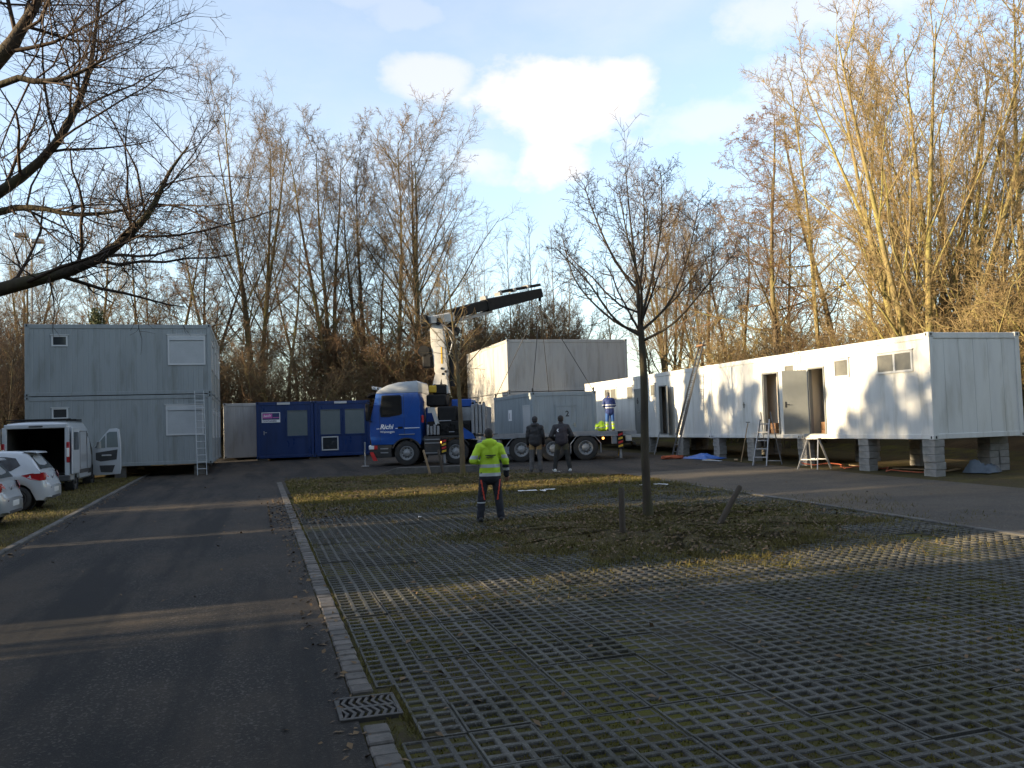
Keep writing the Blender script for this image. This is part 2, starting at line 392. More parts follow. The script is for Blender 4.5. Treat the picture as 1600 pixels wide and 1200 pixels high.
for k, (nv, d, x, y) in enumerate(pv):
    z = gz(x, y) + rr_.uniform(-.008, .004) + .006 * math.sin(x * 1.9) * math.sin(y * 1.4); e = (.018 + rr_.uniform(-.012, .012), -.01 + rr_.uniform(-.013, .013), rr_.uniform(-.012, .012))
    PVt.append((x, y))
    if k < 300:
        o = put('paver', pme, field, (x, y, z)); o.rotation_euler = e
    else:
        ca, sa = math.cos(e[2]), math.sin(e[2]); q = pV.copy(); q[:, 0] = pV[:, 0] * ca - pV[:, 1] * sa + x; q[:, 1] = pV[:, 0] * sa + pV[:, 1] * ca + y
        q[:, 2] = pV[:, 2] + z - pV[:, 0] * e[1] + pV[:, 1] * e[0]
        restF.append(pF + len(restV) * len(pV)); restV.append(q)
for x, y in CUT: o = put('paver', pme2, field, (x, y, gz(x, y))); o.rotation_euler = (.018, -.01, 0)
o = put('paver_field', arrays_mesh('paver_field', np.concatenate(restV), np.concatenate(restF), MT['paver']), field); tag(o, kind='stuff')

sheet('paving_bed', [(.66, 10.95, -2, 22.4)], -.017, MT['soil'])
# grown-over patches with a low mound
def patch(name, poly, hmax, mat, seed, lift=.006, n=9, sub=5):
    r = np.random.RandomState(seed); P = np.array(poly, float); K = len(P)
    Q = []
    for i in range(K):
        for s in range(sub):
            t = s / sub; Q.append(P[i] * (1 - t) + P[(i + 1) % K] * t + r.normal(0, .28, 2))
    Q = np.array(Q); c = Q.mean(0); M = len(Q); V = []
    for k in range(n + 1):
        f = 1 - k / n; f = f ** .8
        ring = c + (Q - c) * f
        e = min(1, (1 - f) * 2.3); z = -.024 + (.024 + hmax) * e * e * (3 - 2 * e)
        V.append(np.column_stack([ring, gz(ring[:, 0], ring[:, 1]) + z + r.normal(0, .013, M) * min(1, k)]))
    V = np.concatenate(V); a = np.arange(M); F = []
    for k in range(n): F.append(np.stack([k * M + a, k * M + (a + 1) % M, (k + 1) * M + (a + 1) % M, (k + 1) * M + a], -1))
    return tag(put(name, arrays_mesh(name, V, np.concatenate(F), mat, True)), kind='structure')
patch('tree_island', ISLAND, .045, MT['verge'], 5, lift=.004)
patch('grass_verge', VERGE, .03, MT['verge'], 6, n=10)

def blades(name, X, Y, Z, h, wd, lean, mat, label, cat='grass'):
    n = len(X); a = rs.uniform(0, 2 * np.pi, n); b = rs.uniform(0, 2 * np.pi, n)
    H = h[0] + (h[1] - h[0]) * rs.rand(n) ** 1.5; W = wd * rs.uniform(.6, 1.4, n); l = lean * rs.rand(n)
    p = np.stack([X, Y, Z], -1); s = np.stack([np.cos(a), np.sin(a), 0 * a], -1) * W[:, None] / 2
    tp = p + np.stack([np.cos(b) * H * l, np.sin(b) * H * l, H], -1)
    V = np.stack([p - s, p + s, tp], 1).reshape(-1, 3); F = np.arange(3 * n).reshape(-1, 3)
    return tag(put(name, arrays_mesh(name, V, F, mat)), label, cat, kind='stuff')
def scatter(poly, n, clump=.0, seed=0, edge=0):
    r = np.random.RandomState(seed); P = np.array(poly); lo, hi = P.min(0), P.max(0)
    q = lo + (hi - lo) * r.rand(int(n * 2.2), 2)
    if clump:
        c = .5 + .5 * np.sin(q[:, 0] * 2.1 + 1.7 * np.sin(q[:, 1] * 1.3)) * np.sin(q[:, 1] * 2.6 + 1.3 * np.sin(q[:, 0] * 1.9)); q = q[r.rand(len(q)) < (1 - clump) + clump * c]
    q = q[inside(poly, q[:, 0], q[:, 1])]; return q[:n]
q = np.concatenate([scatter(ISLAND, 34000, .85, 1), scatter(shrink(ISLAND, 1.2), 16000, .97, 41), scatter(shrink(ISLAND, 1.6), 12000, .99, 42)]); zz = gz(q[:, 0], q[:, 1])
ic = np.array(ISLAND).mean(0); ed = np.clip(np.hypot(q[:, 0] - ic[0], (q[:, 1] - ic[1]) * 1.1) / 3.3, 0, 1)
blades('island_grass', q[:, 0], q[:, 1], zz + .045 * (1 - ed ** 3) - .012, (.02, .09), .013, 1.5, MT['blade'], 'short winter grass growing round the young tree')
q = np.concatenate([scatter(VERGE, 44000, .75, 2), scatter([(1, 18.6), (11, 17.6), (11, 22.5), (1, 22.5)], 20000, .98, 43), scatter([(1, 29), (9, 27), (9.5, 29), (1, 31.2)], 3000, .95, 44)]); blades('verge_grass', q[:, 0], q[:, 1], gz(q[:, 0], q[:, 1]) + .006, (.02, .09), .017, 1.6, MT['blade'], 'trampled grass strip between the paving and the truck')
q = scatter([(-11, 12), (-4.3, 12), (-4.3, 37), (-11, 37)], 42000, .5, 3); blades('parking_grass', q[:, 0], q[:, 1], gz(q[:, 0], q[:, 1]) + .008, (.02, .08), .018, 1.5, MT['blade'], 'thin dark grass under the parked cars')
# moss and grass in the paver openings
hx, hy = [], []
hr = np.random.RandomState(21)
for (x, y) in PVt:
    if y > 15 or y < 3.5: continue
    for i in range(PNX):
        for j in range(PNY):
            cx, cy = x + (i + .5) * PCX, y + (j + .5) * PCY
            pt = math.sin(cx * 1.1 + .6 * math.sin(cy * .9)) + math.sin(cy * .8 - cx * .55 + 1)
            k = int(max(0, hr.normal(15 + 13 * pt, 9)))
            if cy > 10: k //= 2
            hx.append(cx + hr.uniform(-.05, .05, k)); hy.append(cy + hr.uniform(-.05, .05, k))
hx = np.concatenate(hx); hy = np.concatenate(hy)
blades('paver_moss', hx, hy, gz(hx, hy) - .018, (.008, .028), .012, 1.0, MT['moss'], 'moss and grass filling the openings of the pavers', 'moss')
# weeds along the edging and a tuft beside the drain
ex = np.concatenate([rs.normal(.875, .012, 3800), rs.normal(1.01, .025, 1500)]); ey = np.concatenate([rs.uniform(4, 22, 3800), rs.uniform(5.8, 6.95, 1500)])
keep = (rs.rand(len(ex)) < .35 + .65 * (np.sin(ey * 3.1) * np.sin(ey * 1.3 + 1) > .1)); ex, ey = ex[keep], ey[keep]
blades('edging_weeds', ex, ey, gz(ex, ey) - .026, (.02, .055), .012, 1.2, MT['blade'], 'weeds in the joint beside the cobble edging', 'weeds')

def litter(name, X, Y, dz, size, mat, label, cat):
    n = len(X); a = rs.uniform(0, 6.28, n); s = size * rs.uniform(.5, 1.3, n); t = rs.normal(0, .3, (n, 2))
    c, d = np.cos(a), np.sin(a); V = []
    for u, v in ((-1, 0), (0, -.55), (1, 0), (0, .55)):
        px, py = (u * c - v * d) * s, (u * d + v * c) * s
        V.append(np.stack([X + px, Y + py, gz(X, Y) + dz + .008 + px * t[:, 0] + py * t[:, 1] + .3 * abs(v) * s], -1))
    V = np.stack(V, 1).reshape(-1, 3)
    return tag(put(name, arrays_mesh(name, V, np.arange(4 * n).reshape(-1, 4), mat)), label, cat, kind='stuff')
q1 = scatter(ISLAND, 2200, 0, 31); q2 = scatter(VERGE, 2600, .3, 32); q3 = np.column_stack([rs.normal(1.5, .75, 1500).clip(.3, 5), rs.normal(20.3, 1.5, 1500)]); q4 = np.column_stack([rs.uniform(.95, 10.5, 700), rs.uniform(5, 21, 700)])
q5 = np.concatenate([np.column_stack([rs.uniform(-4, 16, 220), rs.uniform(6, 36, 220)]), np.column_stack([rs.normal(.6, .12, 260), rs.uniform(5, 24, 260)]), np.column_stack([-4.05 + abs(rs.normal(0, .12, 240)), rs.uniform(10, 36, 240)])])
q = np.concatenate([q1, q2, q3, q4, q5]); dz = np.concatenate([np.full(len(q1), .07), np.full(len(q2), .05), np.full(len(q3), .0), np.full(len(q4), 0), np.full(len(q5), 0)])
litter('fallen_leaves', q[:, 0], q[:, 1], dz, .035, MT['leaf'], 'dry brown leaves scattered over paving and grass', 'leaves')

# drain grate in the edging line
dx0, dx1, dy0, dy1 = DR; dzz = gz(.77, 6.53)
dr = thing('drain_grate', 'cast iron drain grate with two rows of chevron slots in cobble edging', 'drain', (0, 0, 0))
m = MB()
for a in ((dx0, dx1, dy0, dy0 + .035), (dx0, dx1, dy1 - .035, dy1), (dx0, dx0 + .03, dy0 + .035, dy1 - .035), (dx1 - .03, dx1, dy0 + .035, dy1 - .035)):
    m.cbox(*a, dzz - .05, dzz + .012, .004)
m.build('frame', MT['iron'], dr)
m = MB(); m.box(dx0 + .004, dx1 - .004, dy0 + .004, dy1 - .004, dzz - .051, dzz - .044); m.build('pit', MT['black'], dr)
ym = (dy0 + dy1) / 2
m = MB(); m.cbox(dx0 + .03, dx1 - .03, ym - .022, ym + .022, dzz - .035, dzz + .009, .004); m.build('cross_bar', MT['iron'], dr)
for row, (ya, yb, sgn) in enumerate(((ym + .022, dy1 - .035, -1), (dy0 + .035, ym - .022, 1))):
    n = 8; W = (dx1 - dx0 - .06)
    for k in range(n):
        x = dx0 + .03 + W * k / (n - 1); yc = (ya + yb) / 2; tip = .035 * sgn; bw = .026
        m = MB()
        P = [(x - bw / 2, ya), (x + bw / 2, ya), (x + bw / 2 + tip, yc), (x + bw / 2, yb), (x - bw / 2, yb), (x - bw / 2 + tip, yc)]
        P = [(min(max(a, dx0 + .028), dx1 - .028), b) for a, b in P]
        zt, zb = dzz + .008, dzz - .03
        m.add([(a, b, zt) for a, b in P] + [(a, b, zb) for a, b in P], [(0, 1, 2, 5), (5, 2, 3, 4)] + [(i, (i + 1) % 6, (i + 1) % 6 + 6, i + 6) for i in range(6)])
        m.build('grate_bar', MT['iron'], dr)
# ---------------------------------------------------------------- containers
def paint(name, c, dirt=.75, rough=.45):
    d = tuple(a * dirt for a in c)
    return pm(name, c, d, 1.1, rough, .0015, 40, stretch=(2.2, 2.2, .35), lo=.45, hi=.8, c3=(c[0] * .62, c[1] * .6, c[2] * .54), s3=1.6, lo3=.52, hi3=.8, rvar=.1)
MT['c_white'] = paint('white_container_paint', (.60, .60, .575), .8)
MT['c_grey'] = paint('grey_container_paint', (.235, .258, .262), .8)
MT['c_light'] = paint('light_grey_container_paint', (.37, .365, .35), .8)
MT['c_pale'] = paint('pale_grey_container_paint', (.27, .31, .33), .82)
MT['c_blue'] = paint('blue_container_paint', (.007, .028, .115), .8, .35)
MT['hole'] = pm('casting_hole', (.008, .008, .008), rough=1)
MT['shut'] = pm('shutter_white', (.42, .44, .45), (.37, .39, .40), 2, .4)
MT['shutg'] = pm('shutter_grey', (.14, .17, .175), (.12, .15, .155), 2, .45)
MT['pvc'] = pm('window_plastic', (.48, .49, .49), rough=.35)
MT['glass'] = glassm('window_glass', (.03, .035, .04))
MT['frost'] = pm('frosted_pane', (.15, .15, .135), (.125, .125, .115), 6, .3)
MT['doorg'] = pm('grey_door_paint', (.19, .20, .195), (.16, .17, .165), 2, .45)
MT['dark'] = pm('dark_rubber', (.02, .02, .021), rough=.7)
MT['chrome'] = pm('brushed_steel', (.5, .5, .5), rough=.3, metal=1)
MT['inside'] = pm('interior_panel', (.60, .54, .46), (.55, .49, .41), 1.5, .6)
MT['roofd'] = pm('roof_sheet', (.3, .31, .31), (.22, .22, .2), 1, .7)
MT['num'] = pm('black_lettering', (.01, .01, .012), rough=.5)
MT['wlet'] = pm('white_lettering', (.8, .8, .8), rough=.45)

cast_mb = MB(); cast_mb.cbox(-.085, .085, -.085, .085, -.06, .06, .008)
for s in (-1, 1):
    for a in (0, 1):
        n = 10; vs = []
        for j in range(n):
            t = 2 * math.pi * j / n; p, q = .026 * math.cos(t), .042 * math.sin(t)
            vs.append((p, s * .0875, q) if a else (s * .0875, p, q))
        cast_mb.add(vs, (tuple(range(n)),), 1)
CAST = {}
def casting(mat):
    if mat.name not in CAST: CAST[mat.name] = cast_mb.mesh('corner_casting', [mat, MT['hole']])
    return CAST[mat.name]

class Face:
    """a wall face of a box L (x) by W (y): u along the wall, v up, n outward"""
    def __init__(s, side, L, W): s.side, s.L, s.W = side, L, W; s.len = L if side in 'FB' else W
    def p(s, u, v, n):
        return {'F': (u, -n, v), 'B': (u, s.W + n, v), 'L': (-n, u, v), 'R': (s.L + n, u, v)}[s.side]
    def box(s, mb, u0, u1, v0, v1, n0, n1, mi=0):
        a = s.p(u0, v0, n0); b = s.p(u1, v1, n1)
        mb.box(min(a[0], b[0]), max(a[0], b[0]), min(a[1], b[1]), max(a[1], b[1]), v0, v1, mi); return mb
def wall_sheet(face, u0, u1, v0, v1, n, openings=(), pitch=.2, depth=.007):
    us = {u0: 0, u1: 0}
    if pitch:
        k = u0 + pitch * .7
        while k < u1 - .05:
            for o, d in ((-.016, 0), (-.006, -depth), (.006, -depth), (.016, 0)): us[k + o] = d
            k += pitch
    vsx = {v0, v1}
    for a, b, c, d in openings:
        for q in list(us):
            if a - .02 < q < a + .02 or b - .02 < q < b + .02: us.pop(q)
        us[a] = 0; us[b] = 0; vsx |= {c, d}
    U = sorted(us); Vv = sorted(vsx); mb = MB()
    mb.v = [face.p(u, v, n + us[u]) for v in Vv for u in U]
    for j in range(len(Vv) - 1):
        for i in range(len(U) - 1):
            cu, cv = (U[i] + U[i + 1]) / 2, (Vv[j] + Vv[j + 1]) / 2
            if any(a < cu < b and c < cv < d for a, b, c, d in openings): continue
            k = j * len(U) + i; mb.f.append((k, k + 1, k + len(U) + 1, k + len(U))); mb.m.append(0)
    return mb
def container(label, x0, y0, z0, L, W, H, mat, pitch=.2, group=None, name='site_container', openings=None, rz=0, castings=True, lining=False):
    t = thing(name, label, 'container', (x0, y0, z0), rz, group); openings = openings or {}
    P = .15; RT, RB = .17, .15
    for x in (0, L - P):
        for y in (0, W - P):
            m = MB(); m.cbox(x, x + P, y, y + P, .06, H - .06, .012); m.build('corner_post', mat, t)
    for z0_, z1_, nm in ((.012, RB, 'bottom_rail'), (H - RT, H - .012, 'top_rail')):
        for y in (.008, W - .1):
            m = MB(); m.cbox(P, L - P, y, y + .092, z0_, z1_, .01); m.build(nm, mat, t)
        for x in (.008, L - .1):
            m = MB(); m.cbox(x, x + .092, P, W - P, z0_, z1_, .01); m.build(nm, mat, t)
    for s in 'FBLR':
        f = Face(s, L, W)
        m = wall_sheet(f, P, f.len - P, RB, H - RT, -.03, openings.get(s, ()), pitch)
        o = m.build('wall_panel', mat, t)
        if lining and s in openings:
            wall_sheet(f, P, f.len - P, RB, H - RT, -.09, openings[s], 0).build('inner_lining', MT['inside'], t)
    m = MB(); m.box(.1, L - .1, .1, W - .1, H - .05, H - .02); m.build('roof', MT['roofd'], t)
    m = MB(); m.box(.1, L - .1, .1, W - .1, .03, .06); m.build('floor_plate', MT['dark'] if not lining else MT['inside'], t)
    if castings:
        me = casting(mat)
        for x in (.075, L - .075):
            for y in (.075, W - .075):
                for z in (.06, H - .06): put('corner_casting', me, t, (x, y, z))
    return t
def window(t, f, u0, u1, v0, v1, kind='pane', n=-.03, hood=True, panes=1):
    fr = MB(); b = .055 if u1 - u0 < .9 else .06
    for a in ((u0, u1, v0, v0 + b), (u0, u1, v1 - b, v1), (u0, u0 + b, v0 + b, v1 - b), (u1 - b, u1, v0 + b, v1 - b)): f.box(fr, *a, n - .01, n + .035)
    w_ = fr.build('window', MT['c_blue'] if kind == 'grey' else MT['pvc'], t)
    if hood:
        m = MB(); f.box(m, u0 - .04, u1 + .04, v1 + .005, v1 + .03, n - .005, n + .06); m.build('drip_hood', MT['pvc'], w_)
    if kind in ('pane', 'frost'):
        for k in range(panes):
            a = u0 + b + (u1 - u0 - 2 * b) * k / panes; c = u0 + b + (u1 - u0 - 2 * b) * (k + 1) / panes
            m = MB(); f.box(m, a + (.04 if k else .002), c - (.04 if k < panes - 1 else .002), v0 + b + .002, v1 - b - .002, n - .004, n + .012)
            m.build('pane', MT['glass'] if kind == 'pane' else MT['frost'], w_)
            if k: 
                m = MB(); f.box(m, a - .038, a + .038, v0 + b + .001, v1 - b - .001, n - .003, n + .03); m.build('mullion', MT['pvc'], w_)
    else:
        mt = MT['shut'] if kind == 'shutter' else MT['shutg']
        h = .045 if kind == 'shutter' else .05; top = v1 - b - (.16 if kind == 'shutter' else .02)
        m = MB(); f.box(m, u0 + b, u1 - b, top + .003, v1 - b - .002, n - .005, n + .05); m.build('shutter_box', mt, w_)
        me = None; z = v0 + b + .003
        while z < top - h * .5:
            m = MB(); f.box(m, u0 + b + .002, u1 - b - .002, z, min(z + h - .006, top), n - .004, n + .016); m.build('slat', mt, w_); z += h
    return w_
def handle(t, f, u, v, d=1, mat=None, n=.02):
    m = MB(); f.box(m, u - .018, u + .018, v - .11, v + .09, n, n + .012); f.box(m, min(u, u + .13 * d), max(u, u + .13 * d), v - .008, v + .014, n + .035, n + .055); f.box(m, u - .009, u + .009, v - .006, v + .012, n + .012, n + .036)
    return m.build('handle', mat or MT['chrome'], t)
def door(t, f, u0, u1, v0, v1, mat, n=-.03, hs=1):
    m = MB(); b = .05
    for a in ((u0 - b, u0, v0, v1 + b), (u1, u1 + b, v0, v1 + b), (u0, u1, v1, v1 + b)): f.box(m, *a, n - .01, n + .03)
    m.build('door_frame', mat, t)
    m = MB(); f.box(m, u0 + .006, u1 - .006, v0 + .005, v1 - .006, n + .001, n + .016); d = m.build('door', mat, t)
    handle(d, f, u0 + .09 if hs > 0 else u1 - .09, v0 + 1.0, hs, n=n + .016)
    return d
def text_mesh(name, s, size, shear=0., bold=0., spacing=1.):
    cu = bpy.data.curves.new(name, 'FONT'); cu.body = s; cu.size = size; cu.shear = shear; cu.offset = bold; cu.extrude = .002; cu.space_character = spacing; cu.resolution_u = 3
    o = bpy.data.objects.new(name, cu); COL.objects.link(o); dg = bpy.context.evaluated_depsgraph_get()
    me = bpy.data.meshes.new_from_object(o.evaluated_get(dg)); bpy.data.objects.remove(o); bpy.data.curves.remove(cu); return me
def text(parent, s, size, loc, rot, mat, name='lettering', **k):
    me = text_mesh(name, s, size, **k); me.materials.clear(); me.materials.append(mat)
    o = put(name, me, parent, loc); o.rotation_euler = rot; return o
FRONT = (math.pi / 2, 0, 0)

# left building: two storeys, three units deep
LX, LW_, LH = -8.27, 6.68, 2.775
for st in range(2):
    z = 1.06 + st * 2.78
    for k in range(3):
        lab = ('upper' if st else 'lower') + (' ribbed grey container with white roller shutter, behind the white van', ' grey container in the middle of the two-storey block beside the van', ' grey container at the wood end of the two-storey block beside the van')[k]
        t = container(lab, LX, 36.5 + k * 3.03, z, LW_, 3.0, LH, MT['c_grey'], .19, 'grey two-storey container block')
        if k == 0:
            f = Face('F', LW_, 3.0)
            window(t, f, .92, 1.48, LH - .86, LH - .44, 'pane')
            window(t, f, LW_ - 1.62 - (.1 if st == 0 else 0), LW_ - .22 - (.1 if st == 0 else 0), LH - 1.62, LH - .42 + (0 if st else 0), 'shutter')
        fr = Face('R', LW_, 3.0); window(t, fr, .6, 1.9, 1.0, 2.2, 'shutter')
for x in (-7.9, -5.0, -2.1):
    for y in (36.8, 39.8, 42.8, 45.2):
        s = thing('support_block', 'concrete block pair carrying the grey two-storey block', 'block', (x, y, 0), 0, 'blocks under the grey two-storey block')
        for k in range(2):
            m = MB(); z0_ = gz(x, y) - .02; h = (1.06 - z0_) / 2; m.cbox(-.2, .2, -.15, .15, z0_ + h * k, z0_ + h * (k + 1) - .004, .012); m.build('block', MT['kerb'], s)

# low grey container behind, and the two blue units
container('plain light grey container joining the two-storey block to the blue containers', -1.5, 47.2, .95, 6.0, 2.9, 2.85, MT['c_light'], .25)
BX = .12
for k in range(2):
    lab = ('blue container with a small advertising board and one grey shutter', 'blue container with two grey shutters and a small white window below')[k]
    t = container(lab, BX + k * 2.80, 44.5, .93, 2.77, 6.0, 2.8, MT['c_blue'], 0, 'pair of blue containers')
    f = Face('F', 2.77, 6.0)
    if k == 0:
        window(t, f, 1.42, 2.52, 1.03, 2.42, 'grey', hood=False)
        m = MB(); f.box(m, .28, 1.22, .2, 2.3, -.029, -.02); d = m.build('door', MT['c_blue'], t); handle(d, f, .36, 1.28, 1, n=-.02)
        b = MB(); f.box(b, .26, 1.14, 1.78, 2.28, -.018, .004); bd = b.build('advertising_board', MT['wlet'], t)
        MT['sgn'] = pm('sign_navy', (.02, .035, .12), rough=.4); MT['sgp'] = pm('sign_pink', (.5, .1, .35), rough=.4)
        m = MB(); f.box(m, .29, 1.11, 1.92, 2.25, .0045, .007); m.build('board_face', MT['sgn'], bd)
        m = MB(); f.box(m, .31, .76, 1.99, 2.22, .0075, .009); m.build('board_flash', MT['sgp'], bd)
        for k_, (h0_, h1_) in enumerate(((2.05, 2.17), (2.06, 2.13), (2.06, 2.15), (2.07, 2.14), (2.07, 2.18), (2.08, 2.15))): m = MB(); u_ = .37 + k_ * .058; m.bar((u_, -.0105, h0_), (u_ + .025, -.0105, h1_), .003, .03, upd=(1, 0, 0)); m.build('script_stroke', MT['wlet'], bd)
        m = MB(); f.box(m, .78, 1.09, 2.0, 2.04, .0075, .009); m.build('board_line', MT['sgp'], bd)
        text(bd, 'CONTAINERS', .108, (.3, -.0055, 1.815), FRONT, MT['sgn'], bold=.003)
    else:
        window(t, f, .24, 1.34, 1.05, 2.42, 'grey', hood=False); window(t, f, 1.46, 2.56, 1.05, 2.42, 'grey', hood=False)
        window(t, f, .34, 1.17, .3, 1.0, 'pane', hood=False, n=-.028)
    m = MB(); f.box(m, 1.0, 1.62, 2.655, 2.765, .0, .02); m.build('name_plate', MT['pvc'], t)
for k, (x, y) in enumerate(((.4, 44.8), (2.9, 44.8), (5.4, 44.8))):
    m = MB(); z0_ = gz(x, y) - .03; m.cbox(x - .25, x + .25, y - .22, y + .15, z0_, .93, .012)
    tag(m.build('support_block', MT['kerb']), 'flat concrete pad carrying the blue containers', 'block', 'pads under the blue containers')

# central two-storey block, three units deep
for st in range(2):
    for k in range(3):
        lab = ('upper' if st else 'lower') + (' pale container of the stack behind the truck, plain long wall forward', ' pale container in the middle of the stack behind the truck', ' pale container at the wood end of the stack behind the truck')[k]
        t = container(lab, 13.03, 44.2 + k * 3.03, 1.15 + st * 2.83, 7.0, 3.0, 2.82, MT['c_light'], .25, 'pale container stack behind the truck')
# container on the hook: stands behind the truck
t = container('pale blue-grey container with door number 2 hanging in slings behind the truck', 11.27, 34.75, .84, 2.93, 6.0, 2.72, MT['c_pale'], .24)
f = Face('F', 2.93, 6.0); d = door(t, f, 1.1, 2.0, .3, 2.1, MT['c_pale'], hs=-1)
text(d, '2', .34, (1.5, .012, 1.66), FRONT, MT['num'], bold=.008)
fl = Face('L', 2.93, 6.0); door(t, fl, .35, 1.3, .3, 2.15, MT['pvc'])
m = MB(); fl.box(m, 3.1, 3.6, 1.55, 2.05, -.027, -.012); pl = m.build('number_plate', MT['wlet'], t)
text(pl, '1', .36, (.0105, 3.48, 1.65), (math.pi / 2, 0, -math.pi / 2), MT['num'], bold=.008)

# right row on block piers: four units end to end, long side to the sun
RX, RZ, RH, RWd = 16.9, 1.45, 2.82, 3.0
YS = [18.4, 24.12, 29.84, 35.5, 42.9]
labs = ['white container with a plain end wall, at the free end of the white row', 'white container with an open doorway above the aluminium step ladder',
        'white container with the tall extension ladder leaning on it', 'white container with door number 6 beside the pale container stack']
OPS = {0: [(22.83 - 18.4, 23.55 - 18.4, .15, 2.2)], 1: [(25.28 - 24.12, 26.08 - 24.12, .15, 2.2)], 2: [(33.5 - 29.84, 34.12 - 29.84, .15, 2.2)], 3: []}
row = []
for k in range(4):
    L = YS[k + 1] - YS[k] - .03
    t = container(labs[k], RX, YS[k], RZ, RWd, L, RH, MT['c_white'], .48, 'white container row on piers', openings={'L': OPS[k]} if OPS[k] else None, lining=bool(OPS[k]))
    row.append((t, Face('L', RWd, L)))
def Rw(k, y0, y1, z0, z1, **a): t, f = row[k]; return window(t, f, y0 - YS[k], y1 - YS[k], z0 - RZ, z1 - RZ, **a)
Rw(0, 19.02, 20.42, 3.28, 3.86, kind='frost', panes=2); Rw(0, 21.6, 22.3, 3.3, 3.86, kind='frost'); Rw(1, 24.28, 24.86, 3.3, 3.9, kind='frost')
Rw(2, 34.5, 35.0, 3.25, 3.82, kind='frost'); Rw(3, 36.86, 37.52, 3.2, 3.86, kind='frost'); Rw(3, 38.75, 40.25, 3.2, 3.86, kind='frost', panes=2)
def Rf(k, a, b):
    t, f = row[k]; m = MB(); u0, u1 = a - YS[k], b - YS[k]
    for q in ((u0 - .05, u0, .15, 2.25), (u1, u1 + .05, .15, 2.25), (u0, u1, 2.2, 2.25), (u0, u1, .14, .17)): f.box(m, *q, -.12, .005)
    m.build('door_frame', MT['doorg'], t)
def leaf(k, yh, wdt, ang, lab=None, mat='doorg'):
    """open door leaf hinged at yh, swung outwards by ang from the wall"""
    t, f = row[k]; m = MB(); m.box(0, .045, -wdt, 0, .17, 2.19)
    d = m.build('door', MT[mat], t, loc=(-.01, yh - YS[k], 0)); d.rotation_euler = (0, 0, ang)
    h = MB(); h.box(-.012, 0, -wdt + .06, -wdt + .1, 1.02, 1.2); h.box(-.05, -.035, -wdt + .07, -wdt + .2, 1.1, 1.12); h.box(.045, .057, -wdt + .06, -wdt + .1, 1.02, 1.2); h.box(.08, .095, -wdt + .07, -wdt + .2, 1.1, 1.12); h.build('handle', MT['num'], d)
    return d
Rf(0, 22.83, 23.55); Rf(1, 25.28, 26.08); Rf(2, 33.5, 34.12)
def leafN(k, yh, wdt, ang):   # hinged on the far jamb, opens towards the far end
    t, f = row[k]; m = MB(); m.box(0, .045, 0, wdt, .17, 2.19)
    d = m.build('door', MT['doorg'], t, loc=(-.055, yh - YS[k], 0)); d.rotation_euler = (0, 0, ang)
    h = MB(); h.box(-.012, 0, wdt - .1, wdt - .06, 1.02, 1.2); h.box(-.05, -.035, wdt - .2, wdt - .07, 1.1, 1.12); h.box(.045, .057, wdt - .1, wdt - .06, 1.02, 1.2); h.build('handle', MT['num'], d)
leafN(0, 23.56, .76, R(62))
leaf(2, 33.48, .72, R(-24))
t, f = row[1]
m = MB(); f.box(m, 26.14 - YS[1], 26.2 - YS[1], .15, 2.25, -.03, .03); f.box(m, 26.2 - YS[1], 26.95 - YS[1], .17, 2.2, -.028, -.016); d = m.build('door', MT['c_white'], t)
m = MB(); f.box(m, 26.95 - YS[1], 27.5 - YS[1], .17, 2.0, -.028, -.018); d2 = m.build('door', MT['c_white'], t); handle(d2, f, 27.42 - YS[1], 1.2, -1, MT['num'], n=-.018)
t, f = row[3]; d = door(t, f, 36.02 - YS[3], 36.66 - YS[3], .17, 2.18, MT['doorg'])
text(d, '6', .4, (.008, .98, 1.55), (math.pi / 2, 0, -math.pi / 2), MT['num'], bold=.008)
# partitions and shelves seen through the doorways
for k, y, w_ in ((0, 23.2, .8), (1, 25.7, .5), (2, 33.8, .5)):
    t, f = row[k]; m = MB(); m.box(w_, w_ + .05, y - YS[k] - 1.2, min(y - YS[k] + 2.2, YS[k + 1] - YS[k] - .2), .07, 2.62); m.build('partition', MT['inside'], t)
MT['carton'] = pm('brown_carton', (.22, .12, .06), (.16, .085, .04), 4, .8); MT['redbox'] = pm('dark_red_box', (.10, .025, .02), (.06, .02, .015), 5, .7)
r = random.Random(5)
for k, y, nb in ((0, 22.95, 5), (1, 25.4, 3)):
    for i in range(nb):
        zb = RZ + .065 + (i // 2) * .235; yy = y + (i % 2) * .34
        m = MB(); m.cbox(0, .42, 0, .3, 0, .225, .008); o = m.build('storage_box', MT['carton'] if (i + k) % 2 else MT['redbox'])
        o.location = (RX + (.36 if k == 0 else .09) + r.uniform(0, .03), yy + (.25 if k else 0), zb); o.scale.x = .9
        tag(o, ('brown' if (i + k) % 2 else 'dark red') + ' box stacked inside the ' + ('doorway with the open grey door' if k == 0 else 'doorway above the step ladder'), 'box', 'boxes inside the white container doorways')

# block piers under the row
MT['block'] = pm('concrete_block', (.30, .285, .26), (.22, .21, .195), 5, .92, .008, 45, c3=(.17, .165, .15), s3=2.5)
bmv = []
for k in range(3):
    m = MB(); m.cbox(0, .31 + .01 * k, 0, .44, 0, .186, .012); bmv.append(m.mesh('block', MT['block']))
def pier(x, y, lab, grp=None, cols=1):
    z0_ = gz(x, y) - .03; n = 5; h = (RZ + .01 - z0_) / n
    t = thing('block_pier', lab, 'pier', (x, y, z0_), 0, grp)
    for c in range(cols):
        for i in range(n):
            o = put('block', r.choice(bmv), t, (c * .335 + r.uniform(-.014, .014), r.uniform(-.016, .016), i * h)); o.scale = (1, 1, (h - .004) / .186); o.rotation_euler = (0, 0, r.uniform(-.03, .03))
    return t
pier(16.93, 18.42, 'sunlit concrete block pier under the end corner of the white row')
pier(16.93, 20.95, 'concrete block pier between the end corner and the trestle', )
